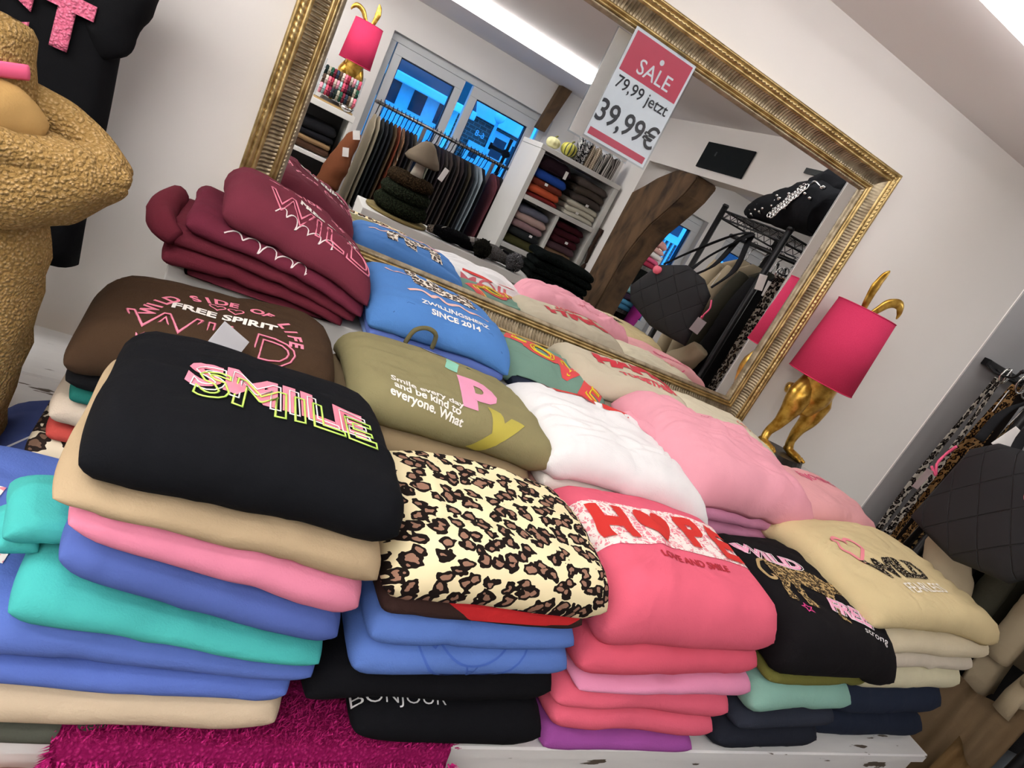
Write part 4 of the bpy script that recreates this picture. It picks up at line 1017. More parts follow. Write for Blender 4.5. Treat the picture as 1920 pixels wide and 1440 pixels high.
def wall_letter(ch, size, x, z, y, mat, parent, bold=.006):
    bm = text_bm(ch, size, bold=bold, cut=.01)
    r = bmesh.ops.extrude_face_region(bm, geom=list(bm.faces)); bmesh.ops.translate(bm, verts=[v for v in r['geom'] if isinstance(v, bmesh.types.BMVert)], vec=(0, 0, .004))
    for v in bm.verts: v.co = Vector((x + v.co.x, y - v.co.z, z + v.co.y))
    bmesh.ops.recalc_face_normals(bm, faces=bm.faces)
    return world_child('letter', bm, mat, parent, True)
wall_letter('T', .100, -0.322, 1.478, 1.289, PKF, tee, .007); wall_letter('C', .110, -0.405, 1.462, 1.287, PKF, tee, .008)
coat = empty('teddy_coat', 'caramel brown teddy fleece coat with hood hanging at far left', 'coat', (-0.42, .92, 1.45))
TED = plush('#cfae7c', '#9f7f4c', 330, 0.9); SUE = fabric('#b08a4c')
world_child('body', hang_body(-0.44, .36, .50, 1.42, .895, .965, .085, amp=.016, seed=5), TED, coat, True)
def soft_sheet(rows, n=5, thick=.018, wob=.006):
    # smooth cloth through a coarse grid of points
    A_ = [catmull(r, n) for r in rows]; cols2 = [catmull([a[k] for a in A_], n) for k in range(len(A_[0]))]
    bm = bmesh.new(); g = [[bm.verts.new(p + noise.noise_vector(p*14)*wob) for p in c] for c in cols2]
    for i in range(len(g)-1):
        for j in range(len(g[0])-1): bm.faces.new((g[i][j], g[i][j+1], g[i+1][j+1], g[i+1][j]))
    bmesh.ops.solidify(bm, geom=list(bm.faces), thickness=thick); bmesh.ops.recalc_face_normals(bm, faces=bm.faces)
    return bm
world_child('hood', sweep(catmull([(-0.60, .90, 1.350), (-0.42, .875, 1.346), (-0.30, .868, 1.344), (-0.235, .868, 1.346), (-0.185, .877, 1.358), (-0.152, .888, 1.372), (-0.134, .893, 1.380)], 7), lerpl([.08, .082, .072, .062, .048, .030, .014], 7), 28, flat=1.0, wob=.008), TED, coat, True)
world_child('hood_edge', sweep(catmull([(-0.46, .808, 1.405), (-0.34, .812, 1.394), (-0.26, .824, 1.384), (-0.20, .845, 1.378), (-0.155, .870, 1.379), (-0.131, .888, 1.386)], 7), lerpl([.020, .022, .022, .019, .015, .010], 7), 14, wob=.004), TED, coat, True)
world_child('hood_back', sweep(catmull([(-0.32, .930, 1.415), (-0.240, .935, 1.412), (-0.190, .930, 1.402), (-0.156, .912, 1.390), (-0.136, .898, 1.382)], 7), lerpl([.028, .028, .025, .021, .014], 7), 14, wob=.004), TED, coat, True)
world_child('hood_lining', sweep(catmull([(-0.52, .860, 1.425), (-0.40, .855, 1.422), (-0.30, .855, 1.416), (-0.245, .862, 1.410), (-0.212, .872, 1.402)], 7), lerpl([.034, .036, .036, .030, .010], 7), 18, wob=.004), SUE, coat, True)
world_child('hood_tip', sweep(catmull([(-0.185, .890, 1.384), (-0.160, .893, 1.382), (-0.142, .894, 1.380), (-0.126, .894, 1.379)], 6), lerpl([.020, .029, .026, .006], 6), 18, wob=.003), TED, coat, True)
cl = lathe([(.074, 1.385), (.074, 1.42), (.068, 1.455), (.063, 1.480), (.056, 1.490), (.049, 1.482), (.047, 1.44), (.046, 1.41)], 28)
for v in cl.verts:
    v.co.x *= 1.15; v.co.z += .10*v.co.x; v.co += noise.noise_vector(v.co*16)*.007
    v.co += Vector((-.318, .905, 0))
world_child('collar', cl, TED, coat, True)
world_child('sleeve', sweep(catmull([(-0.30, .93, 1.36), (-0.262, .92, 1.27), (-0.245, .91, 1.12), (-0.25, .90, .93)], 7), lerpl([.06, .066, .062, .055], 7), 18, wob=.010), TED, coat, True)
world_child('hang_strap', sweep(catmull([(-0.41, .850, 1.438), (-0.36, .834, 1.440), (-0.31, .828, 1.444), (-0.265, .842, 1.450), (-0.238, .875, 1.456)], 6), .008, 8, flat=.35, up=Vector((0, 1, 0))), plain('#f2648f', .5), coat, True)
world_child('strap', sweep(catmull([(-0.33, .86, 1.62), (-0.32, .86, 1.55), (-0.315, .862, 1.485)], 5), .020, 8, flat=.3, up=Vector((0, 1, 0))), fabric('#26272b'), coat, True)
c2 = obj('fleece_cap', sweep(catmull([(-0.30, 1.30, 1.70), (-0.262, 1.285, 1.672), (-0.235, 1.28, 1.676), (-0.218, 1.285, 1.70)], 6), lerpl([.02, .03, .028, .01], 6), 14, wob=.004), plush('#d9c9a2', '#a8966c', 200, .6), None)
tag(c2, 'cream fleece cuff peeking in above the black sweater', 'cuff')

# ================================================================== RIGHT: belts on hooks
hooks = empty('belt_hook_rail', 'black metal belt rail with angled hooks on the shaded partition', 'hook rail', (1.86, 1.14, 1.70))
BM = plain('#1a1a1c', .35, .6)
world_child('bar', box(1.775, 2.02, 1.130, 1.152, 1.705, 1.725, .002), BM, hooks)
for k in range(6):
    x = 1.775 + .042*k
    world_child('hook', sweep(catmull([(x, 1.135, 1.712), (x, 1.10, 1.700), (x, 1.062, 1.706), (x-.002, 1.050, 1.728)], 5), .0035, 8), BM, hooks, True)
    world_child('hook_tip', sweep([(x-.002, 1.050, 1.725), (x-.002, 1.047, 1.733)], [.006, .004], 8), BM, hooks, True)
def belt(label, x, y, z1, z0, mat, w=.030, tilt=0.0, twist=0.0, buckle='#c9c9c6', y2=None):
    e = empty('belt', label, 'belt', (x, y, z0), group='belts hanging on the hook rail')
    for side, dy in ((0, -.006), (1, .006)):
        rows = []
        for j in range(15):
            t = j/14; z = z1 + (z0-z1)*t; ww = w/2; a = twist*t + .15*math.sin(t*6 + x*50)
            cx = x + tilt*t + side*.004 + .004*math.sin(t*4 + side*2); cy = y + dy*(1+1.6*math.sin(t*math.pi)) + ((y2-y)*t if y2 else 0)
            rows.append([(cx - ww*math.cos(a) - x, cy - ww*math.sin(a) - y, z - z0), (cx - x, cy - y - .001, z - z0), (cx + ww*math.cos(a) - x, cy + ww*math.sin(a) - y, z - z0)])
        ribbon_cloth('strap', rows, mat, e, .003)
    bm = bmesh.new(); sweepinto(bm, [(w*.62*math.cos(a*math.pi/10), -.012, z1 - z0 + .012 + w*.75*math.sin(a*math.pi/10)) for a in range(21)], .003, 8, cap=False)
    obj('buckle', bm, plain(buckle, .2, 1.0), e); obj('prong', sweep([(0, -.014, z1-z0-.008), (0, -.016, z1-z0+.034)], .002, 6), plain(buckle, .2, 1.0), e)
    return e
LB = leopard('#c9a06a', '#241812', '#9a7040', 60); LW = leopard('#dcd6cb', '#1c1818', '#6c625c', 62); DB = fabric('#2f2724'); LY = leopard('#d6b47c', '#171210', '#b08a52', 52)
belt('black and white leopard belt hanging furthest left on the hook rail', 1.775, 1.090, 1.690, 1.05, LW, .026, tilt=.012)
belt('tan leopard belt second from the left on the hook rail', 1.817, 1.066, 1.694, 1.03, LB, .036, tilt=.004)
belt('plain dark brown belt in the middle of the hook rail', 1.859, 1.070, 1.690, 1.02, DB, .036)
belt('golden leopard belt right of the dark brown one', 1.901, 1.052, 1.688, 1.04, LY, .040, tilt=-.012)
belt('narrow black belt behind the golden leopard one', 1.943, 1.075, 1.686, 1.02, fabric('#17171a'), .030)
belt('dark grey belt at the right end of the hook rail', 1.985, 1.085, 1.686, 1.06, fabric('#3a3432'), .032)
def price_tag(label, loc, rot, w=.030, h=.052, hexc='#ecebe8', bars=True, cat='price tag'):
    e = tag(flat('price_tag', box(-w/2, w/2, -.0008, .0008, -h, 0, .0006), plain(hexc, .5), None, loc, rot), label, cat, 'paper price tags')
    if bars:
        bm = bmesh.new()
        for k in range(5): boxinto(bm, -w*.3, w*.3, -.0014, -.0008, -h*.35-k*h*.11, -h*.35-k*h*.11+h*.05)
        flat('print', bm, plain('#8f8f92', .6), e)
    return e
price_tag('white price tag on the black and white leopard belt', (1.752, 1.035, 1.672), (0, -.2, .5), .030, .06)
price_tag('large white price tag in front of the tan leopard belt', (1.826, 1.018, 1.664), (.1, -.1, .5), .040, .062)
price_tag('white price tag hanging below the golden leopard buckle', (1.878, 1.020, 1.630), (.1, .05, .5), .034, .055)
price_tag('small white price tag at the end of the belt row', (1.896, 1.040, 1.655), (.1, -.2, .5), .024, .028)

# ------------------------------------------------------------------ clothes rack at right with bags and coats
rack = empty('clothes_rack', 'black metal clothes rack with wire shelf right of the bench', 'clothes rack', (1.80, .76, 0))
RK = plain('#141416', .45, .3)
for (x, y) in ((1.79, .545), (1.79, .985), (2.14, .545), (2.14, .985)):
    world_child('post', sweep([(x, y, 0), (x, y, 1.862)], .0135, 12), RK, rack, True)
    world_child('post_cap', sweep([(x, y, 1.862), (x, y, 1.872)], [.016, .012], 12), RK, rack, True)
for (a, b2) in (((1.79, .545), (1.79, .985)), ((2.14, .545), (2.14, .985)), ((1.79, .545), (2.14, .545)), ((1.79, .985), (2.14, .985))):
    for z in (1.812, 1.845): world_child('shelf_rail', sweep([(a[0], a[1], z), (b2[0], b2[1], z)], .004, 8), RK, rack, True)
    pts = []
    for k in range(17):
        t = k/16; pts.append((a[0]+(b2[0]-a[0])*t, a[1]+(b2[1]-a[1])*t, 1.814 if k % 2 else 1.843))
    world_child('truss_wire', sweep(pts, .0022, 6), RK, rack, True)
for k in range(10): world_child('shelf_wire', sweep([(1.79, .575+.042*k, 1.845), (2.14, .575+.042*k, 1.845)], .002, 6), RK, rack, True)
world_child('hanging_rail', sweep([(1.965, .45, 1.775), (1.965, 1.05, 1.775)], .010, 10), RK, rack, True)
world_child('lower_rail', sweep([(1.79, .545, .20), (1.79, .985, .20)], .008, 8), RK, rack, True)
# big studded bag on the rack shelf
tb = empty('studded_bag', 'black slouchy handbag with silver studs and chain on the rack shelf', 'handbag', (1.90, .86, 1.852))
BG = fabric('#191b1f', bump=.3)
world_child('body', sweep(catmull([(1.86, .60, 1.875), (1.86, .66, 1.900), (1.87, .80, 1.945), (1.88, .95, 1.985), (1.89, 1.04, 1.975), (1.89, 1.075, 1.93)], 7), lerpl([.012, .045, .085, .118, .105, .03], 7), 20, flat=.92, wob=.012), BG, tb, True)
world_child('top_flap', sweep(catmull([(1.83, .90, 2.05), (1.85, .97, 2.085), (1.87, 1.03, 2.07), (1.88, 1.075, 2.00)], 6), lerpl([.03, .05, .05, .02], 6), 16, wob=.01), BG, tb, True)
SIL = plain('#d8d8d6', .15, 1.0)
rs = random.Random(11)
for k in range(22):
    t = rs.random(); y = .63 + .42*t; x = 1.87 - (.045 + .075*min(1, t*1.4))*.93; z = 1.885 + .10*t + rs.uniform(-.03, .05)
    world_child('stud', sweep([(x-.004, y, z), (x+.012, y, z)], [.0045, .006], 8), SIL, tb, True)
for row in range(2):
    for k in range(13):
        t = k/12; p = Vector((1.762 - .004*row, .865 + .085*t + .022*row, 1.885 + .135*t)); bm = bmesh.new()
        sweepinto(bm, [(p.x + .002*math.sin(k*1.6), p.y + .009*math.cos(a*math.pi/6), p.z + .011*math.sin(a*math.pi/6)) for a in range(13)], .0026, 6, cap=False)
        world_child('chain_link', bm, SIL, tb, True)
world_child('logo_plate', sweep(catmull([(1.758, .985, 2.030), (1.755, 1.005, 2.044), (1.758, 1.035, 2.034)], 4), lerpl([.004, .010, .004], 4), 8, flat=.4), SIL, tb, True)
# quilted tote hanging from the rack
def quilted():
    m, nt, b = newmat('quilted_black'); tc = N(nt, 'ShaderNodeTexCoord')
    mp = N(nt, 'ShaderNodeMapping'); mp.inputs['Rotation'].default_value = (0.78, 0, 0.3); mp.inputs['Scale'].default_value = (13, 13, 13); nt.links.new(tc.outputs['Object'], mp.inputs[0])
    wv = N(nt, 'ShaderNodeTexBrick'); wv.inputs['Scale'].default_value = 1; wv.inputs['Mortar Size'].default_value = .03; wv.inputs['Mortar Smooth'].default_value = 1; wv.offset = 0; wv.inputs['Brick Width'].default_value = 1; wv.inputs['Row Height'].default_value = 1
    sp = N(nt, 'ShaderNodeSeparateXYZ'); cb = N(nt, 'ShaderNodeCombineXYZ'); nt.links.new(mp.outputs[0], sp.inputs[0]); nt.links.new(sp.outputs[1], cb.inputs[0]); nt.links.new(sp.outputs[2], cb.inputs[1]); nt.links.new(cb.outputs[0], wv.inputs['Vector'])
    bp = N(nt, 'ShaderNodeBump'); bp.invert = True; bp.inputs['Strength'].default_value = .8; bp.inputs['Distance'].default_value = .006; nt.links.new(wv.outputs['Fac'], bp.inputs['Height']); nt.links.new(bp.outputs[0], b.inputs['Normal'])
    b.inputs['Base Color'].default_value = lin('#222326'); b.inputs['Roughness'].default_value = .7; b.inputs['Specular IOR Level'].default_value = .25
    return m
QB = quilted()
tote = empty('tote_bag', 'black quilted shopper bag with pink dot hanging from the rack', 'handbag', (1.60, .80, 1.30))
def bagshape():
    # corners (y,z) in the bag's plane, plus x by y
    cor = [(.972, 1.296), (.80, 1.288), (.665, 1.330), (.628, 1.386), (.70, 1.522), (.81, 1.572), (.90, 1.556), (.955, 1.512)]; out = []
    for (a, b2), (c, d2) in zip(cor, cor[1:] + cor[:1]):
        for k in range(5): out.append((a + (c-a)*k/5, b2 + (d2-b2)*k/5))
    bm = bmesh.new(); cy = sum(a for a, _ in out)/len(out); cz = sum(b2 for _, b2 in out)/len(out)
    def X(y): return 1.646 - (.955-y)*.40
    rings = []
    for f, th in ((1.0, 0), (.985, .010), (.90, .020), (.6, .028), (.3, .030)):
        rings.append([[bm.verts.new((X(cy+(a-cy)*f) + sg*th*(1 if sg < 0 else .8), cy+(a-cy)*f, cz+(b2-cz)*f + noise.noise(Vector((a*9, b2*9, f)))*.003)) for a, b2 in out] for sg in ((-1, 1) if th else (1,))])
    n = len(out)
    for si in (0, 1):
        L = [rings[0][0]] + [r[si] for r in rings[1:]]
        for a, b2 in zip(L, L[1:]):
            for k in range(n):
                q = (a[k], a[(k+1) % n], b2[(k+1) % n], b2[k]); bm.faces.new(q if si else q[::-1])
        bm.faces.new(L[-1] if si else L[-1][::-1])
    bmesh.ops.recalc_face_normals(bm, faces=bm.faces)
    return bm
world_child('body', bagshape(), QB, tote, True)
for dx, y0 in ((-.02, .76), (.015, .90)):
    world_child('strap', sweep(catmull([(1.575+dx, y0-.06, 1.53), (1.63+dx, y0-.02, 1.62), (1.70+dx, .845, 1.755), (1.745, .86, 1.795), (1.72+dx, .875, 1.755), (1.665+dx, y0+.06, 1.64), (1.62+dx, y0+.05, 1.54)], 6), .011, 8, flat=.4), fabric('#1c1d20'), tote, True)
world_child('pink_dot', sweep([(1.540, .722, 1.500), (1.516, .730, 1.500)], [.017, .017], 20), plain('#ee6f86', .5), tote, True)
world_child('pink_ribbon', sweep(catmull([(1.640, .985, 1.500), (1.645, .997, 1.47), (1.638, .995, 1.44), (1.646, .985, 1.415), (1.630, .998, 1.43)], 5), .0035, 6), plain('#f2648f', .5), tote, True)
price_tag('grey cardboard tag tied with pink ribbon to the quilted bag', (1.640, 1.0, 1.42), (.1, .1, .9), .040, .058, '#8d8386')
price_tag('white price tag on the strap of the quilted bag', (1.672, .905, 1.60), (.1, -.3, 2.2), .036, .062)
# coats on the rack (each hangs across the rail)
def rack_coat(label, y, hexc, z0=1.0, w=.27, th=.026, seed=0, x=1.965, name='coat', mat=None):
    e = empty(name, label, 'coat', (x, y, z0), group='coats on the rack by the bench')
    bm = bmesh.new(); nz = 14; nf = 28; rings = []
    for j in range(nz+1):
        t = j/nz; z = 1.70 + (z0-1.70)*t
        hw = (w/2)*(.22 + .78*min(1, (t/.16)**.6 if t > 0 else 0)) * (1 + .10*t); tt = th*(.5 + .5*min(1, t*4)); ring = []
        for k in range(nf):
            a = 2*math.pi*k/nf; c, s = math.cos(a), math.sin(a)
            yy = tt*math.copysign(abs(s)**.7, s) + .012*t*math.sin(5*a+seed); xx = hw*math.copysign(abs(c)**.8, c)
            ring.append(bm.verts.new((xx, yy + .02*noise.noise(Vector((xx*6, t*4, seed))), z - z0)))
        rings.append(ring)
    for a, b2 in zip(rings, rings[1:]):
        for k in range(nf): bm.faces.new((a[k], b2[k], b2[(k+1) % nf], a[(k+1) % nf]))
    bm.faces.new(rings[0]); bm.faces.new(rings[-1][::-1]); bmesh.ops.recalc_face_normals(bm, faces=bm.faces)
    mt = mat or fabric(hexc); obj('body', bm, mt, e)
    for sg in (-1, 1):
        obj('sleeve', sweep(catmull([(sg*w*.40, -.01, 1.64-z0), (sg*w*.53, -.004, 1.50-z0), (sg*w*.55, -.008, 1.28-z0), (sg*w*.50, -.010, 1.12-z0)], 6), lerpl([.030, .036, .034, .030], 6), 14, flat=.9, wob=.004, seed=seed), mt, e)
    obj('hanger', sweep(catmull([(0, 0, 1.70-z0), (0, 0, 1.745-z0), (.017, 0, 1.770-z0), (.012, 0, 1.787-z0), (0, 0, 1.792-z0), (-.012, 0, 1.785-z0)], 5), .0025, 6), plain('#b8b8b8', .25, 1), e)
    return e
rack_coat('beige wool coat at the near end of the rack', .635, '#b3a385', 1.03, seed=1)
rack_coat('second beige coat hanging behind the quilted bag', .730, '#a99a7e', 1.02, seed=4)
rack_coat('dark olive coat on the rack between beige and black coats', .82, '#3f3e33', .98, seed=7)
rack_coat('black coat on the rack next to the belts', .905, '#1e1e20', .98, seed=9)
# sleeve and scarves spilling at the lower right
sl = tag(obj('beige_sleeve', sweep(catmull([(1.765, .93, 1.31), (1.755, .905, 1.25), (1.745, .86, 1.19), (1.745, .81, 1.11), (1.760, .77, 1.02)], 7), lerpl([.040, .055, .066, .064, .045], 7), 20, flat=.85, wob=.010), fabric('#b3a385')), 'beige coat sleeve drooping beside the cream sweatshirts', 'sleeve')
def drape(label, hexc, p0, p1, z1, z0, amp=.016, nf=4, seed=0, trim=None):
    nx, nz = 40, 16; d = Vector((p1[0]-p0[0], p1[1]-p0[1], 0)); nrm = Vector((-d.y, d.x, 0)).normalized(); o_ = Vector((p0[0], p0[1], z0)); rows = []
    for j_ in range(nz+1):
        t_ = j_/nz; row = []
        for i_ in range(nx+1):
            u_ = i_/nx; a_ = amp*(.35+.65*t_)
            q = d*(u_*(1+.10*t_) - .05*t_) + nrm*(a_*math.sin(2*math.pi*nf*u_ + seed + 1.2*noise.noise(Vector((u_*3, t_*2, seed))))) + Vector((0, 0, (z1-z0)*(1-t_) - .05*math.sin(math.pi*u_)*(1-t_)))
            row.append(q)
        rows.append(row)
    g_ = ribbon_cloth('draped_garment', rows, fabric(hexc), None, .007, o_)
    tag(g_, label, 'garment', 'garments hanging at the lower right')
    if trim: obj('trim', sweep([Vector(r[8]) - nrm*.012 for r in rows], .006, 8), fabric(trim), g_)
drape('mustard brown garment with folds below the bench corner', '#9a7a4c', (1.80, .50), (1.750, .64), .95, .40, seed=1)
drape('tan garment with crimson trim beside the navy sweatshirts', '#a58a66', (1.86, .60), (1.775, .80), 1.08, .45, seed=2, trim='#8c2a38')
drape('light denim garment hanging at the lower right corner', '#8b96a0', (1.93, .56), (1.84, .74), .99, .40, seed=3)
drape('dark grey garment hanging behind the denim one', '#3b3a3c', (1.99, .58), (1.86, .84), 1.16, .40, seed=4, amp=.012)
drape('black garment hanging lowest at the lower right corner', '#1b1b1d', (2.08, .46), (1.96, .70), 1.05, .35, seed=5)
# ================================================================== THE SHOP BEHIND THE VIEWER (seen in the mirror)
WF = paint('#cdd0d2', 'window_frame_paint', .5)
GLS = clear('window_glass', '#eef6ff', .04)
def window(n, x0, x1, z0, z1, panes, handle=True):
    e = bpy.data.objects.new('window_%d' % n, None); e.location = ((x0+x1)/2, FY-.10, z0); link(e); struct(e)
    cx = (x0+x1)/2
    def fb(name, a, b, c, d, dy=.0, th=.06): flat(name, box(a-cx, b-cx, -th/2+dy, th/2+dy, c-z0, d-z0, .004), WF, e)
    fb('head', x0, x1, z1-.055, z1); fb('sill_rail', x0, x1, z0, z0+.06); fb('jamb', x0, x0+.05, z0+.06, z1-.055); fb('jamb', x1-.05, x1, z0+.06, z1-.055)
    for i, (a, b) in enumerate(panes):
        s = bpy.data.objects.new('sash', None); s.parent = e; link(s)
        for (q, r, t, u) in ((a-.06, b+.06, z1-.13, z1-.058), (a-.06, b+.06, z0+.062, z0+.13), (a-.06, a, z0+.13, z1-.13), (b, b+.06, z0+.13, z1-.13)):
            flat('sash_bar', box(q-cx, r-cx, -.02, .05, t-z0, u-z0, .003), WF, s)
        for (q, r, t, u) in ((a, b, z1-.138, z1-.13), (a, b, z0+.13, z0+.136), (a, a+.006, z0+.136, z1-.138), (b-.008, b, z0+.136, z1-.138)):
            flat('gasket', box(q-cx, r-cx, -.01, .035, t-z0, u-z0), plain('#101226', .5), s)
        flat('pane', box(a-cx, b-cx, .004, .008, z0+.13-z0, z1-.13-z0), GLS, s)
        if handle: flat('handle', box(b+.02-cx, b+.035-cx, .05, .075, .35, .47, .004), plain('#d8d8d8', .3), s)
    return e
window(1, *W1, [(.632, 1.060), (1.250, 1.700)]); window(2, *W2, [(3.21, 3.53)], False); window(3, *W3, [(3.98, 4.40)], False)

# ------------------------------------------------------------------ street outside
BRK = None
def brick():
    m, nt, b = newmat('red_brick'); tc = N(nt, 'ShaderNodeTexCoord'); mp = N(nt, 'ShaderNodeMapping'); mp.inputs['Rotation'].default_value = (math.pi/2, 0, 0); nt.links.new(tc.outputs['Object'], mp.inputs[0])
    t = N(nt, 'ShaderNodeTexBrick'); t.inputs['Scale'].default_value = 4; t.inputs['Color1'].default_value = lin('#8a5a50'); t.inputs['Color2'].default_value = lin('#74483f'); t.inputs['Mortar'].default_value = lin('#a09088'); t.inputs['Mortar Size'].default_value = .02
    nt.links.new(mp.outputs[0], t.inputs['Vector']); nt.links.new(t.outputs[0], b.inputs['Base Color']); b.inputs['Roughness'].default_value = .9
    return m
BRK = brick(); WP = plain('#e8ecef', .5); DG = plain('#2a3440', .15)
struct(flat('street', box(-8, 16, -16, -2.4, -.3, -.05), paint('#8a8a88', 'asphalt')))
def building(label, x0, x1, y, zt, roof, wins, name='street_building'):
    e = empty(name, label, 'building', ((x0+x1)/2, y, -.05)); L = (x1-x0)/2; cx = (x0+x1)/2
    flat('wall', box(-L, L, -3, 0, 0, zt), BRK, e)
    if roof:
        bm = bmesh.new(); a = [bm.verts.new(p) for p in ((-L-.1, .35, zt-.05), (L+.1, .35, zt-.05), (L+.1, -2, zt+1.6), (-L-.1, -2, zt+1.6))]; bm.faces.new(a)
        bmesh.ops.solidify(bm, geom=list(bm.faces), thickness=.12); flat('roof', bm, plain('#5a5a62', .8), e)
        flat('gutter', box(-L-.1, L+.1, .30, .44, zt-.16, zt-.04, .02), WP, e)
    for (a, b, c, d, kind) in wins:
        f = flat('window', box(a-cx-.10, b-cx+.10, -.02, .05, c-.10, d+.10, .01), WP, e)
        if kind == 'w':
            flat('pane', box(a-cx, b-cx, .05, .056, c, c+(d-c)*.68), plain('#c6dcec', .25), f); flat('pane', box(a-cx, b-cx, .05, .056, c+(d-c)*.76, d), DG, f)
        else: flat('pane', box(a-cx, b-cx, .05, .056, c, d), DG if kind == 'd' else plain('#c6dcec', .25), f)
    return e
building('brick building with white windows and gutter across the street', -1.5, 2.28, -7.0, 2.10, True, [(.40, .75, .6, 1.95, 'w'), (1.0, 1.34, .6, 1.98, 'w'), (1.53, 1.73, .6, 2.0, 'w'), (1.92, 2.12, .6, 2.0, 'w')])
b2_ = building('tall brick building with numbers 6-8 across the street', 2.66, 5.2, -8.5, 5.5, False, [(3.30, 3.52, 1.80, 1.94, 'd'), (3.30, 3.52, 1.2, 1.74, 'w'), (3.64, 3.86, 1.80, 1.94, 'd'), (3.64, 3.86, 1.2, 1.74, 'w'), (2.99, 3.12, 1.45, 1.60, 'd')])
flat('fascia', box(-1.26, 1.26, .0, .25, 2.09, 2.42), WP, b2_)
nb = text_bm('6-8', .30, bold=.006, cut=0)
for v in nb.verts: v.co = Vector((-.895 - v.co.x*.45, .02, 1.85 + v.co.y*.45))
flat('house_number', nb, WP, b2_)
sl2 = empty('street_lamp', 'white street lamp with round head in front of the brick building', 'street lamp', (2.54, -6.0, -.05))
obj('pole', sweep([(0, 0, 0), (0, 0, 2.06)], .022, 10), plain('#9fb4c4', .4), sl2)
obj('lamp_head', sweep([(0, 0, 2.05), (0, 0, 2.09), (0, 0, 2.17), (0, 0, 2.21)], [.03, .07, .085, .05], 18), plain('#f2f4f0', .3), sl2)
b3 = building('grey house with balcony railing beyond the side room window', 6.0, 11.0, -8.5, 5.5, False, [(7.10, 7.55, 1.9, 2.9, 'd'), (7.85, 8.30, 1.9, 2.9, 'd'), (8.6, 9.1, 1.9, 2.9, 'd'), (9.6, 10.2, 1.4, 2.6, 'w'), (10.4, 10.9, 1.4, 2.6, 'w')])
for k in range(26): flat('railing_bar', box(-2.0+.11*k, -1.97+.11*k, .25, .29, 1.15, 1.75), WP, b3)
flat('railing', box(-2.05, .85, .23, .31, 1.75, 1.83), WP, b3); flat('railing', box(-2.05, .85, .23, .31, 1.07, 1.15), WP, b3)

# ------------------------------------------------------------------ timber post and wall signs
PW = wood('old_oak', '#6b5238', '#37281a', (4, 4, 2))
post = extrude_poly([(-.80, 0), (-.505, 0), (-.508, .9), (-.508, 1.09), (-.503, 1.30), (-.490, 1.45), (-.455, 1.56), (-.41, 1.66), (-.34, 1.75), (-.28, 1.83), (-.235, 1.90), (-.205, 1.985), (-.215, 2.008), (-.44, 2.008), (-.60, 1.93), (-.70, 1.86), (-.80, 1.80)], .15, 'x')
bmesh.ops.bevel(post, geom=list(post.edges), offset=.008, segments=2, affect='EDGES')
tag(obj('timber_post', post, PW, None, (2.063, 0, 0), smooth=False), 'old dark oak post with curved brace seen in the mirror', 'post')
ps = empty('wall_vent_panel', 'black rectangular panel on the lintel wall seen in the mirror', 'panel', (2.066, -.06, 2.05))
flat('board', box(-.008, .0, -.215, .215, 0, .142, .001), plain('#171c1e', .8, spec=.1), ps)
lg = text_bm('il', .035, cut=0)
for v in lg.verts: v.co = Vector((-.0092, -.09 + v.co.x, .085 + v.co.y))
flat('mark', lg, plain('#5a6466', .5), ps)
tag(flat('small_wall_panel', box(2.055, 2.066, .55, .66, 2.145, 2.17, .002), plain('#20282a', .4)), 'small dark slot panel on the lintel wall near the mirror edge', 'panel')
tag(flat('dark_beam', extrude_poly([(1.73, 1.93), (1.80, 1.93), (1.86, 2.284), (1.77, 2.284)], .08, 'y'), PW, None, (0, -2.12, 0)), 'short dark wooden brace beside the window behind the gourds', 'beam')

# ------------------------------------------------------------------ white cube shelf with knitwear
SHW = paint('#d4d4d0', 'shelf_white', .5)
unit = empty('cube_shelf', 'white cube shelf with folded knitwear seen in the mirror', 'shelf', (1.745, -1.13, 0))
UX0, UX1, UY0, UY1 = 1.435, 2.045, -1.33, -.935
Z = [.815, 1.13, 1.455, 1.77]
for z in Z: world_child('shelf_board', box(UX0+(.0355 if z < 1.7 else -.002), UX1-(.0355 if z < 1.7 else -.002), UY0+.001, UY1+(0 if z < 1.7 else .002), z, z+.030, .002), SHW, unit)
for x in (UX0, UX1-.035): world_child('side_panel', box(x, x+.035, UY0, UY1, 0, Z[-1]-.001, .002), SHW, unit)
for z0, z1 in ((Z[0]+.03, Z[1]), (Z[1]+.03, Z[2])): world_child('divider', box(1.733, 1.753, UY0, UY1, z0, z1, .002), SHW, unit)
world_child('back_panel', box(UX0, UX1, UY0-.006, UY0, 0, Z[-1]), SHW, unit)
def knit_pile(x0, x1, z, items, group, yf=UY1-.02, yb=UY0+.06):
    t = 0; prev = []
    for lb, hx, th in items:
        g = Garment('folded_sweater', lb, x0, x1, yb, yf, (z, z), (th, th), fabric(hx, bump=.5, scale=220), yaw=0, sag=(.004, .0, .006), amp=.006, seed=len(lb), group=group, cat='sweater', n=16, below=prev[-2:], ground=not prev)
        prev.append(g.tree); z += th
xa0, xa1, xb0, xb1 = 1.486, 1.718, 1.768, 1.985
knit_pile(xa0, xa1, Z[2]+.031, [('red knit sweater at the bottom of the upper left cube', '#7c1f1c', .030), ('orange knit sweater in the upper left cube', '#d4582a', .050), ('rust knit sweater in the upper left cube', '#7a3322', .042), ('royal blue knit sweater in the upper left cube', '#1b4aa8', .055), ('large dark plum knit sweater on top in the upper left cube', '#2c1a24', .088)], 'knitwear in the upper left cube')
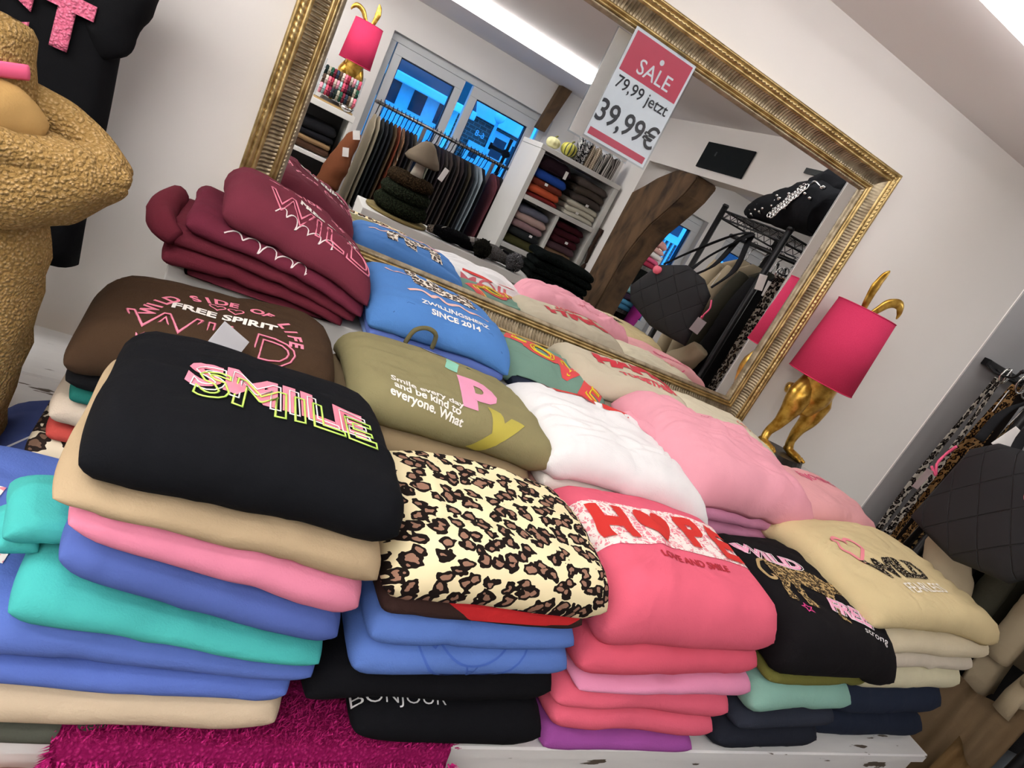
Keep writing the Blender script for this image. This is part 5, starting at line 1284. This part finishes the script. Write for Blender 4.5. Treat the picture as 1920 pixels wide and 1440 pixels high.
knit_pile(xb0, xb1+.02, Z[2]+.031, [('lowest cream knit sweater in the upper right cube', '#c9c6b6', .032), ('second cream knit sweater in the upper right cube', '#c6c2b0', .034), ('top cream knit sweater in the upper right cube', '#c2beac', .038), ('lowest grey brown sweater in the upper right cube', '#4b423e', .048), ('middle grey brown sweater in the upper right cube', '#51473f', .048), ('top grey brown sweater in the upper right cube', '#564c48', .050)], 'knitwear in the upper right cube')
knit_pile(xa0, xa1, Z[1]+.031, [('olive green sweater at the bottom of the middle left cube', '#4c4a28', .06), ('charcoal sweater in the middle left cube', '#2c3032', .055), ('dusty pink sweater in the middle left cube', '#a08084', .05), ('blush sweater with tag in the middle left cube', '#c3a49c', .05), ('slate sweater on top in the middle left cube', '#6c6f80', .045)], 'knitwear in the middle left cube')
knit_pile(xb0, xb1, Z[1]+.031, [('sand coloured sweater at the bottom of the middle right cube', '#b09a80', .045), ('brown sweater in the middle right cube', '#86684c', .042), ('mauve sweater in the middle right cube', '#5c434a', .05), ('lower burgundy sweater in the middle right cube', '#4a1a24', .05), ('middle burgundy sweater in the middle right cube', '#471722', .045), ('top burgundy sweater in the middle right cube', '#43141e', .04)], 'knitwear in the middle right cube')
for i, (x, z, r) in enumerate(((1.66, 1.72, .25), (1.57, 1.60, 1.2), (1.89, 1.60, .1), (1.63, 1.27, .3), (1.88, 1.33, .2), (1.85, 1.53, .1))):
    price_tag(('long white tag on the plum sweater', 'white tag on the rust sweater', 'small white tag on the grey brown sweaters', 'white tag on the charcoal sweater', 'white tag on the burgundy sweaters', 'white tag on the cream knit sweaters')[i], (x, UY1+.004, z), (0, 0, math.pi), .022, .05 if i == 0 else .016, bars=False)
# on top of the shelf
def gourd(label, loc, r, mat, ribs, hgt=.8, stem='#6a6a34'):
    bm = bmesh.new(); bmesh.ops.create_uvsphere(bm, u_segments=40, v_segments=18, radius=r)
    for v in bm.verts:
        a = math.atan2(v.co.y, v.co.x); k = 1 - .10*(0.5-0.5*math.cos(ribs*a))*(1-(v.co.z/r)**2)
        v.co = Vector((v.co.x*k, v.co.y*k, v.co.z*hgt*(1 - .12*(1 - (math.hypot(v.co.x, v.co.y)/r)**2))))
    e = empty('gourd', label, 'gourd', loc, group='gourds on the cube shelf'); obj('flesh', bm, mat, e, (0, 0, r*hgt*.88)); 
    obj('stem', sweep(catmull([(0, 0, r*hgt*1.6), (0.002, 0, r*hgt*1.9), (.012, 0, r*hgt*2.1)], 4), lerpl([.008, .006, .005], 4), 8), plain(stem, .7), e)
def striped(name, c1, c2, n):
    m, nt, b = newmat(name); tc = N(nt, 'ShaderNodeTexCoord'); sp = N(nt, 'ShaderNodeSeparateXYZ'); nt.links.new(tc.outputs['Object'], sp.inputs[0])
    at = N(nt, 'ShaderNodeMath', operation='ARCTAN2'); nt.links.new(sp.outputs[1], at.inputs[0]); nt.links.new(sp.outputs[0], at.inputs[1])
    mu = N(nt, 'ShaderNodeMath', operation='MULTIPLY'); mu.inputs[1].default_value = n; nt.links.new(at.outputs[0], mu.inputs[0]); sn = N(nt, 'ShaderNodeMath', operation='SINE'); nt.links.new(mu.outputs[0], sn.inputs[0])
    r = ramp(nt, [(.35, lin(c1)), (.6, lin(c2))]); nt.links.new(sn.outputs[0], r.inputs[0]); nt.links.new(r.outputs[0], b.inputs['Base Color']); b.inputs['Roughness'].default_value = .5
    return m
gourd('pale cream gourd on the cube shelf', (1.515, -1.00, 1.801), .048, plain('#d8d4a0', .5), 10)
gourd('green and yellow striped gourd on the cube shelf', (1.625, -.985, 1.801), .056, striped('striped_gourd', '#c9c456', '#26331c', 11), 11, .85)
def folded_scarf(label, x, y, w, h, mat, name='rolled_scarf'):
    e = empty(name, label, 'scarf', (x, y, 1.801), group='scarves standing on the cube shelf')
    for k in range(2):
        bm = sweep(catmull([(-w/4+w/2*k, 0, 0), (-w/4+w/2*k, 0, h*.5), (-w/4+w/2*k + .006*(1 if k else -1), 0, h*.92), (-w/4+w/2*k, 0, h)], 5), lerpl([w*.24, w*.27, w*.24, w*.06], 5), 12, flat=2.0, up=Vector((0, 1, 0)), wob=.004)
        obj('fold', bm, mat, e)
def plaid(name, c1, c2, sc, axis='Z'):
    m, nt, b = newmat(name); tc = N(nt, 'ShaderNodeTexCoord'); w1 = N(nt, 'ShaderNodeTexWave', bands_direction='X'); w1.inputs['Scale'].default_value = sc
    w2 = N(nt, 'ShaderNodeTexWave', bands_direction='Z'); w2.inputs['Scale'].default_value = sc
    mx = N(nt, 'ShaderNodeMath', operation='MULTIPLY_ADD'); mx.inputs[1].default_value = .5; mx.inputs[2].default_value = 0
    for q in (w1, w2): nt.links.new(tc.outputs['Object'], q.inputs['Vector'])
    ad = N(nt, 'ShaderNodeMath', operation='ADD')
    if axis == 'X': nt.links.new(w1.outputs['Fac'], mx.inputs[0]); nt.links.new(w1.outputs['Fac'], ad.inputs[0])
    else: nt.links.new(w2.outputs['Fac'], mx.inputs[0]); nt.links.new(w1.outputs['Fac'], ad.inputs[0])
    nt.links.new(mx.outputs[0], ad.inputs[1]); r = ramp(nt, [(.5, lin(c1)), (.75, lin(c2))]); nt.links.new(ad.outputs[0], r.inputs[0]); nt.links.new(r.outputs[0], b.inputs['Base Color']); b.inputs['Roughness'].default_value = .95
    return m
folded_scarf('black scarf with white dots beside the striped gourd', 1.72, -1.02, .085, .15, leopard('#17171a', '#bdbdbd', '#17171a', 60))
folded_scarf('beige checked scarf on the cube shelf', 1.80, -1.02, .075, .145, plaid('beige_check', '#7a6654', '#c9bda8', 28))
folded_scarf('navy and cream checked scarf on the cube shelf', 1.865, -1.02, .06, .13, plaid('navy_check', '#1f2533', '#c8c4ba', 34))
folded_scarf('black and grey striped scarf at the end of the cube shelf', 1.945, -1.02, .09, .14, plaid('grey_stripe', '#2a2523', '#a8a29c', 30, 'X'))
# posters beside the shelf
def poster(label, x0, x1, z0, z1, bgc, fig):
    e = empty('poster', label, 'poster', ((x0+x1)/2, -1.10, z0), group='posters beside the cube shelf')
    flat('sheet', box(-(x1-x0)/2, (x1-x0)/2, 0, .004, 0, z1-z0), plain(bgc, .6), e); fw = (x1-x0); fh = z1-z0
    bm = poly_bm([(-.10*fw, .05*fh), (.16*fw, .08*fh), (.22*fw, .45*fh), (.10*fw, .62*fh), (-.12*fw, .60*fh), (-.24*fw, .40*fh)], 1)
    for v in bm.verts: v.co = Vector((v.co.x, .0052, v.co.y))
    flat('figure_print', bm, plain(fig, .7), e); bm = poly_bm([(.05*fw+.12*fw*math.cos(k*math.pi/6), .72*fh+.09*fh*math.sin(k*math.pi/6)) for k in range(12)], 1)
    for v in bm.verts: v.co = Vector((v.co.x, .0052, v.co.y))
    flat('figure_print', bm, plain('#2b2522', .7), e)
wl = wallbox('wall_niche', 2.046, 2.36, -1.22, -1.11, 0, CZ)
poster('fashion poster with pale jacket figure beside the upper cubes', 2.075, 2.235, 1.55, 1.79, '#a9a7a4', '#d8cfb8')
poster('dark fashion poster beside the middle cubes', 2.065, 2.215, 1.27, 1.50, '#26262c', '#b8aa94')
cs = tag(obj('fringed_scarf', sweep(catmull([(2.055, -.915, 1.50), (2.05, -.91, 1.38), (2.062, -.91, 1.25), (2.045, -.91, 1.14), (2.03, -.91, 1.05)], 6), .016, 8, wob=.01), fabric('#3a2a22')), 'dark brown fringed scarf hanging at the shelf side', 'scarf')

# ------------------------------------------------------------------ hat table (low white cube unit)
tab = empty('low_cube_unit', 'low white cube unit with hats and gloves seen in the mirror', 'shelf', (1.1, -.50, 0))
TX0, TX1, TY0, TY1, TZ = .50, 1.92, -.66, -.325, 1.09
world_child('top', box(TX0, TX1, TY0, TY1, TZ-.05, TZ, .003), SHW, tab)
world_child('bottom', box(TX0, TX1, TY0, TY1, .06, .10, .003), SHW, tab); world_child('middle_shelf', box(TX0+.04, TX1-.04, TY0, TY1, .56, .59, .003), SHW, tab)
for x in (TX0, .95, 1.42, TX1-.04): world_child('upright', box(x+.002, x+.038, TY0+.002, TY1-.004, .0, TZ-.0505, .003), SHW, tab)
world_child('back_panel', box(TX0, TX1, TY0-.005, TY0, 0, TZ-.05), plain('#2a2624', .8), tab)
k1 = 0
for (x0, x1) in ((.575, .915), (1.025, 1.385), (1.495, 1.845)):
    for lb, hx, z, th in (('lower', '#2b2523', .592, .12), ('upper', '#3a2c2a', .715, .11)):
        k1 += 1
        Garment('folded_trousers', ('%s dark folded trousers in the %s compartment of the low unit' % (lb, ('left', 'middle', 'right')[(k1-1)//2])), x0, x1, TY0+.04, TY1-.04, (z+.006, z+.006), (th-.008, th-.008), fabric(hx), yaw=0, sag=(0, 0, 0), amp=.004, seed=k1, cat='trousers', n=12, group='folded trousers in the low unit')
# hat display: tray, chunky knit loops, mushroom ornament under a glass bell
tray = tag(obj('wooden_tray', sweep([(0, 0, 0), (0, 0, .006), (0, 0, .014)], [.165, .172, .172], 40), wood('tray_wood', '#8a7a48', '#5c4e2a'), None, (.70, -.49, TZ+.001), smooth=False), 'round wooden tray under the knitted scarves', 'tray')
def chunky(label, hx, dk, R, r, z, n=30, loc=(.70, -.49)):
    bm = bmesh.new()
    for ph in (0, 1, 2):
        pts = []
        for k in range(121):
            a = 2*math.pi*k/120; q = 12*a + ph*2*math.pi/3
            pts.append(((R + r*.55*math.cos(q))*math.cos(a), (R + r*.55*math.cos(q))*math.sin(a), r + r*.5*math.sin(q)))
        sweepinto(bm, pts, r*.55, 8, cap=False, wob=.002)
    return tag(obj('knitted_snood', bm, knit(hx, dk, 120), None, (loc[0], loc[1], z)), label, 'scarf', 'chunky knitted snoods on the tray')
chunky('dark green chunky knitted snood at the bottom of the tray pile', '#2f3626', '#14180f', .105, .042, TZ+.018)
chunky('second dark green chunky snood in the tray pile', '#333a2c', '#171b12', .10, .036, TZ+.098)
chunky('brown speckled knitted snood on top of the tray pile', '#4c3d2a', '#241a10', .092, .034, TZ+.168)
mush = empty('felt_mushroom', 'grey brown felt mushroom with white stem on the snoods', 'ornament', (.715, -.49, TZ+.238))
obj('stem', lathe([(.034, .0), (.030, .03), (.027, .055), (.028, .085)], 20), fabric('#b8b0a0'), mush)
obj('cap', lathe([(.03, .075), (.085, .066), (.098, .078), (.086, .105), (.058, .142), (.040, .168), (.022, .182), (.004, .186)], 28), fabric('#6f6353'), mush)
price_tag('white tag on the felt mushroom cap', (.83, -.40, TZ+.345), (0, -.2, math.pi-.2), .03, .07, bars=False)
sol = [('pair of cream knit gloves on the low unit', '#bfa893', .955, -.43, .09, .028, .05), ('black knit hat with pompom on the low unit', '#141417', 1.02, -.40, .13, .04, .08), ('grey fluffy knit hat on the low unit', '#7d7e82', 1.22, -.42, .14, .045, .09), ('black knitted gloves at the back of the low unit', '#17181b', 1.34, -.55, .14, .035, .07)]
for lb, hx, x, y, L, r, wd in sol:
    o = tag(obj('knit_accessory', sweep(catmull([(x-L, y, TZ+r*.9), (x-L*.4, y+.01, TZ+r*1.05), (x+L*.4, y-.005, TZ+r), (x+L, y+.005, TZ+r*.75)], 6), lerpl([r*.7, r*1.15, r*1.1, r*.6], 6), 16, flat=.82, wob=.006, seed=len(lb)), knit(hx, '#0c0c0e' if hx < '#3' else '#55504c', 200)), lb, 'knitwear', 'knit accessories on the low unit')
    if 'pompom' in lb or 'fluffy' in lb:
        bm = bmesh.new(); bmesh.ops.create_icosphere(bm, subdivisions=4, radius=.05)
        for v in bm.verts: v.co *= 1 + .35*noise.noise(v.co*160)
        bmesh.ops.translate(bm, verts=bm.verts, vec=(x+L*1.15, y+.05, TZ+.052)); obj('pompom', bm, plush('#8a888c' if 'fluffy' in lb else '#2f2d24', '#3a3a3c' if 'fluffy' in lb else '#121210', 220), o)
zz = TZ+.001
for lb in ('bottom dark green knit hat in the pile on the low unit', 'second dark green knit hat in the pile on the low unit', 'third dark green knit hat in the pile on the low unit', 'top dark green knit hat in the pile on the low unit'):
    Garment('knit_hat', lb, 1.50, 1.89, -.60, -.34, (zz, zz), (.042, .042), knit('#1d2523', '#0b0e0d', 200), yaw=.1, sag=(.006, .004, .004), amp=.012, seed=len(lb), cat='hat', n=14, group='dark hats on the low unit', nr=6, wr=2); zz += .043
for i, (x, y, z, rz) in enumerate(((.93, -.355, TZ+.075, 2.8), (1.09, -.345, TZ+.085, 3.4), (1.17, -.345, TZ+.08, 2.6), (1.31, -.45, TZ+.078, 3.0))):
    price_tag(('white tag on the cream gloves', 'white tag on the black pompom hat', 'white tag on the grey fluffy hat', 'white tag on the black gloves')[i], (x, y, z), (.9, .4, rz), .022, .05, bars=False)

# ------------------------------------------------------------------ clothes rail under the window
rail = empty('clothes_rail', 'chrome clothes rail with dark garments below the window', 'clothes rack', (1.03, -1.55, 0))
CH = plain('#8a8a8c', .3, .9); RZ = 1.565
world_child('rail_bar', sweep([(.50, -1.55, RZ), (1.50, -1.55, RZ)], .012, 10), CH, rail, True)
for x in (.86, 1.385): world_child('upright', box(x-.012, x+.012, -1.56, -1.54, .0, RZ-.01, .002), CH, rail)
for k in range(46): world_child('ring', sweep([(.515+.021*k, -1.55, RZ), (.519+.021*k, -1.55, RZ)], .0145, 8), CH, rail, True)
for x in (.86, 1.385): world_child('foot', box(x-.02, x+.02, -1.80, -1.30, .0, .03, .004), CH, rail)
cols_ = ['#a89c84', '#a09680', '#33383a', '#2c2f33', '#24262a', '#5a4832', '#7a3a22', 'leo', '#2a2426', '#1f1f23', '#4c463e', '#7a3420', '#202024', '#2b2730', '#6a6a5c', '#1c1c1f', '#2e2a2c', '#2a2226', '#3a3432', '#3c3330', '#201e20', '#463c38', '#2c2426', '#1b1b1e', '#3d372c', '#26262a', '#6a747c', '#8d9aa2', '#1d2026', '#24262c', '#5c4a30', '#5a2c34', '#4a2830', '#2a2a2a']
nm_ = ['cream', 'oatmeal', 'slate', 'charcoal', 'black', 'olive brown', 'rust', 'brown checked', 'dark plum', 'black', 'taupe', 'copper', 'black', 'ink', 'sage', 'black', 'dark brown', 'dark plum', 'brown', 'cocoa', 'black', 'mauve brown', 'aubergine', 'black', 'olive', 'graphite', 'dusty blue', 'pale blue', 'navy', 'anthracite', 'camel', 'burgundy', 'wine', 'grey']
ordw = ['first', 'second', 'third', 'fourth', 'fifth', 'sixth', 'seventh', 'eighth', 'ninth', 'tenth', 'eleventh', 'twelfth', 'thirteenth', 'fourteenth', 'fifteenth', 'sixteenth', 'seventeenth', 'eighteenth', 'nineteenth', 'twentieth', 'twenty-first', 'twenty-second', 'twenty-third', 'twenty-fourth', 'twenty-fifth', 'twenty-sixth', 'twenty-seventh', 'twenty-eighth', 'twenty-ninth', 'thirtieth', 'thirty-first', 'thirty-second', 'thirty-third', 'thirty-fourth']
rg = random.Random(5); NG = len(cols_); cnt_ = 0
for i, hx in enumerate(cols_):
    x = .535 + .945*i/(NG-1); z0 = rg.uniform(.72, .95)
    if min(abs(x-.86), abs(x-1.385)) < .023: continue
    cnt_ += 1
    e = empty('hanging_garment', '%s garment, %s from the lamp end of the clothes rail' % (nm_[i], ordw[cnt_-1]), 'garment', (x, -1.55, z0), group='garments on the clothes rail')
    mt = leopard('#cbbfa8', '#5a4030', '#8a6a50', 22) if hx == 'leo' else fabric(hx)
    bm = bmesh.new(); nz, nf = 9, 16; rings = []; th = .0115 if i > 1 else .013; zt = RZ-.075
    for j in range(nz+1):
        t = j/nz; z = zt + (z0-zt)*t; hw = .20*(.25+.75*min(1, (t/.12)**.6)); tt = th*(.45 + .55*min(1, t*4)) + (.004*t if i < 2 else 0); ring = []
        for k in range(nf):
            a = 2*math.pi*k/nf; ring.append(bm.verts.new((tt*math.cos(a) + .004*math.sin(t*5) + .002*noise.noise(Vector((i, t*5, a))) , hw*math.copysign(abs(math.sin(a))**.8, math.sin(a)), z-z0)))
        rings.append(ring)
    for a, b in zip(rings, rings[1:]):
        for k in range(nf): bm.faces.new((a[k], a[(k+1) % nf], b[(k+1) % nf], b[k]))
    bm.faces.new(rings[0][::-1]); bm.faces.new(rings[-1]); bmesh.ops.recalc_face_normals(bm, faces=bm.faces)
    obj('cloth', bm, mt, e)
    obj('hanger', sweep([(0, -.02, zt-z0), (0, 0, zt-z0+.02), (0, .004, RZ-z0-.03), (0, .020, RZ-z0-.012), (0, .021, RZ-z0+.008), (0, .003, RZ-z0+.0215)], .003, 6), plain('#15161a', .3, .4), e)
# brown fringed garment and white boards at the left
tag(obj('brown_suede_bag', sweep(catmull([(.42, -1.06, 1.36), (.40, -1.05, 1.26), (.38, -1.04, 1.14), (.365, -1.03, 1.02), (.37, -1.03, .86)], 6), lerpl([.035, .06, .085, .075, .05], 6), 16, flat=.7, wob=.01), fabric('#6b3a1e')), 'rust brown suede bag hanging beside the accessory shelf', 'handbag')
price_tag('upper white tag on the rust brown suede bag', (.405, -.985, 1.375), (0, .4, math.pi), .04, .05, bars=False); price_tag('lower white tag on the rust brown suede bag', (.385, -.970, 1.265), (0, .3, math.pi), .035, .05, bars=False)

# ------------------------------------------------------------------ accessory shelf with second lamps
ash = empty('accessory_shelf', 'white wall shelf unit with hair ties and lamps seen in the mirror', 'shelf', (0.0, -1.25, 0))
for z in (1.395, 1.115, .80): world_child('shelf_board', box(-.75 + (-.003 if z > 1.2 else .0205), .385 - (-.003 if z > 1.2 else .0205), -1.549, -1.13 + (.003 if z > 1.2 else 0), z, z+(.035 if z > 1.2 else .022), .002), SHW, ash)
world_child('side_panel', box(.365, .385, -1.55, -1.13, 0, 1.394), SHW, ash); world_child('side_panel', box(-.75, -.73, -1.55, -1.13, 0, 1.394), SHW, ash); world_child('back_panel', box(-.75, .385, -1.556, -1.55, 0, 1.395), plain('#4a4a4c', .8), ash)
rabbit_lamp('golden rabbit lamp with hot pink shade beside the window in the mirror', (.300, -1.43, 1.431), math.pi)
rabbit_lamp('second rabbit lamp with pink shade at the left mirror edge', (.02, -1.43, 1.431), math.pi)
z = 1.139; pv = []
for lb, hx, th in (('brown trousers at the bottom of the accessory shelf pile', '#4a3122', .045), ('tan trousers in the accessory shelf pile', '#8a6c48', .03), ('lower black trousers in the accessory shelf pile', '#15151a', .04), ('upper black trousers in the accessory shelf pile', '#1b1c20', .06)):
    pv.append(Garment('folded_trousers', lb, .02, .33, -1.45, -1.16, (z, z), (th, th), fabric(hx), yaw=0, sag=(0, 0, 0), amp=.006, seed=len(lb), cat='trousers', n=12, group='trousers on the accessory shelf', below=pv[-2:], ground=not pv).tree); z += th
fw_ = Garment('fur_scarf', 'fluffy pale grey fur scarf on the lower accessory shelf', .04, .32, -1.46, -1.17, (.842, .842), (.16, .16), plush('#a8a6a4', '#5c5a58', 300), yaw=0, sag=(.0, .0, 0), amp=.014, seed=4, cat='scarf', n=16)
hd = empty('hair_tie_stand', 'clear stand with rows of colourful hair ties on the accessory shelf', 'stand', (.27, -1.22, 1.431))
AC = clear('clear_acrylic'); flat('base', box(-.13, .10, -.05, .07, 0, .008), wood('bamboo', '#b89a68', '#94784a'), hd)
flat('stand_side', box(-.13, -.126, -.05, .06, .008, .22), AC, hd); flat('stand_side', box(.096, .10, -.05, .06, .008, .22), AC, hd)
pal = ['#1d2b2a', '#2c3a4c', '#9c2440', '#d44a66', '#a3a08c', '#5a4638', '#b8a89c', '#7c1c3c', '#22503c', '#c8bcae', '#d88a9c', '#31313a', '#6b1f30', '#e06a80', '#8fb0b0']
names_ = {'#1d2b2a': 'dark green', '#2c3a4c': 'slate blue', '#9c2440': 'crimson', '#d44a66': 'raspberry', '#a3a08c': 'sage grey', '#5a4638': 'brown', '#b8a89c': 'beige', '#7c1c3c': 'plum', '#22503c': 'bottle green', '#c8bcae': 'cream', '#d88a9c': 'rose', '#31313a': 'black', '#6b1f30': 'wine', '#e06a80': 'coral pink', '#8fb0b0': 'pale teal'}
tor = None
for row, (zr, yr) in enumerate(((.175, -.01), (.125, .02), (.075, .05))):
    obj('rod', sweep([(-.126, yr, zr), (.096, yr, zr)], .007, 8), AC, hd)
    for k in range(13):
        hx = pal[(k*4 + row*5) % len(pal)]
        bm = bmesh.new(); R, r = .021, .0085
        for i in range(14):
            pass
        sweepinto(bm, [(0, R*math.cos(2*math.pi*q/14), R*math.sin(2*math.pi*q/14)) for q in range(15)], [r*(1+.25*math.sin(q*4.5)) for q in range(15)], 7, cap=False)
        o = obj('hair_tie', bm, fabric(hx), None, (.27-.112+.0165*k, -1.22+yr, 1.431+zr-.012))
        tag(o, '%s hair tie, %s from the lamp stand on the %s rod' % (names_[hx], ordw[12-k], ('top', 'middle', 'bottom')[row]), 'hair tie', 'hair ties on the clear stand')
tag(obj('perfume_bottle', lathe([(.018, 0), (.022, .02), (.022, .07), (.010, .085), (.010, .10), (.016, .105), (.014, .125), (.004, .13)], 16), plain('#3f4272', .3), None, (.115, -1.25, 1.431)), 'small blue bottle left of the hair tie stand', 'bottle')
sil = tag(obj('metal_bowl', lathe([(.02, 0), (.036, .012), (.044, .03), (.042, .03), (.03, .014), (.004, .008)], 20), plain('#c8c8c8', .15, 1), None, (.325, -1.17, 1.431)), 'small silver bowl in front of the hair ties', 'bowl')

# ------------------------------------------------------------------ side room behind the oak post
cur = tag(flat('rustic_panel', box(2.62, 3.10, -2.10, -2.06, .0, 2.05, .004), wood('rustic', '#5c4432', '#2e2018', (5, 5, 2))), 'dark rustic wooden panel beside the side room window', 'panel')
sb = empty('side_shelf', 'grey wooden shelf with folded knitwear in the side room', 'shelf', (2.75, -1.55, 0)); SWD = wood('grey_wood', '#6a6864', '#3c3a38', (20, 4, 4))
for z in (1.36, .98): world_child('board', box(2.50, 2.96, -1.75, -1.42, z, z+.03, .003), SWD, sb)
for x in (2.50, 2.935): world_child('side', box(x, x+.025, -1.75, -1.42, 0, 1.36, .002), SWD, sb)
world_child('door_panel', box(2.525, 2.935, -1.72, -1.70, 0, 1.36), SWD, sb); world_child('divider', box(2.72, 2.74, -1.75, -1.44, 0, .98), SWD, sb)
def pile(items, z, x0, x1, yb, yf, grp):
    pv = []
    for lb, hx, th in items:
        g_ = Garment('folded_sweater', lb, x0, x1, yb, yf, (z, z), (th, th), fabric(hx), yaw=0, sag=(.004, .0, .006, .01), amp=.007, seed=len(lb), cat='sweater', n=14, group=grp, below=pv[-2:], ground=not pv); pv.append(g_.tree); z += th
pile([('crimson sweater at the bottom of the side room pile', '#a82848', .05), ('hot pink sweater in the side room pile', '#d8507c', .035), ('white sweater in the side room pile', '#dcd8d4', .045), ('blush sweater in the side room pile', '#d4a49c', .04), ('rose sweater on top of the side room pile', '#cf9590', .06)], 1.391, 2.55, 2.92, -1.72, -1.42, 'pink pile in the side room')
pile([('lower blue sweater on the side room shelf', '#3c86b0', .045), ('bright blue sweater on the side room shelf', '#4a9cc8', .045), ('dark plum sweater on the side room shelf', '#3a2a40', .05), ('pale turquoise sweater on top on the side room shelf', '#86c4cc', .06)], 1.011, 2.55, 2.90, -1.68, -1.40, 'blue pile in the side room')
tag(obj('magenta_garment', sweep(catmull([(2.95, -1.30, 1.42), (2.94, -1.31, 1.30), (2.90, -1.33, 1.15), (2.88, -1.34, .95), (2.86, -1.35, .7)], 6), lerpl([.03, .06, .075, .08, .09], 6), 16, flat=.6, wob=.012), fabric('#a8208a')), 'magenta garment hanging in the side room', 'garment')
ml = empty('table_lamp', 'small glowing lamp on a white box at the side room window', 'lamp', (3.17, -1.95, 1.50)); flat('box', box(-.06, .06, -.05, .05, -.13, .0, .004), plain('#dfe3e6', .6), ml)
obj('lamp_globe', lathe([(.012, .0), (.034, .015), (.036, .045), (.026, .07), (.018, .09), (.004, .10)], 16), emis('#fff0d0', 2.0, 'lamp_glow'), ml)
flat('pedestal', box(-.12, .12, -.10, .06, -1.5, -.135, .004), SWD, ml)
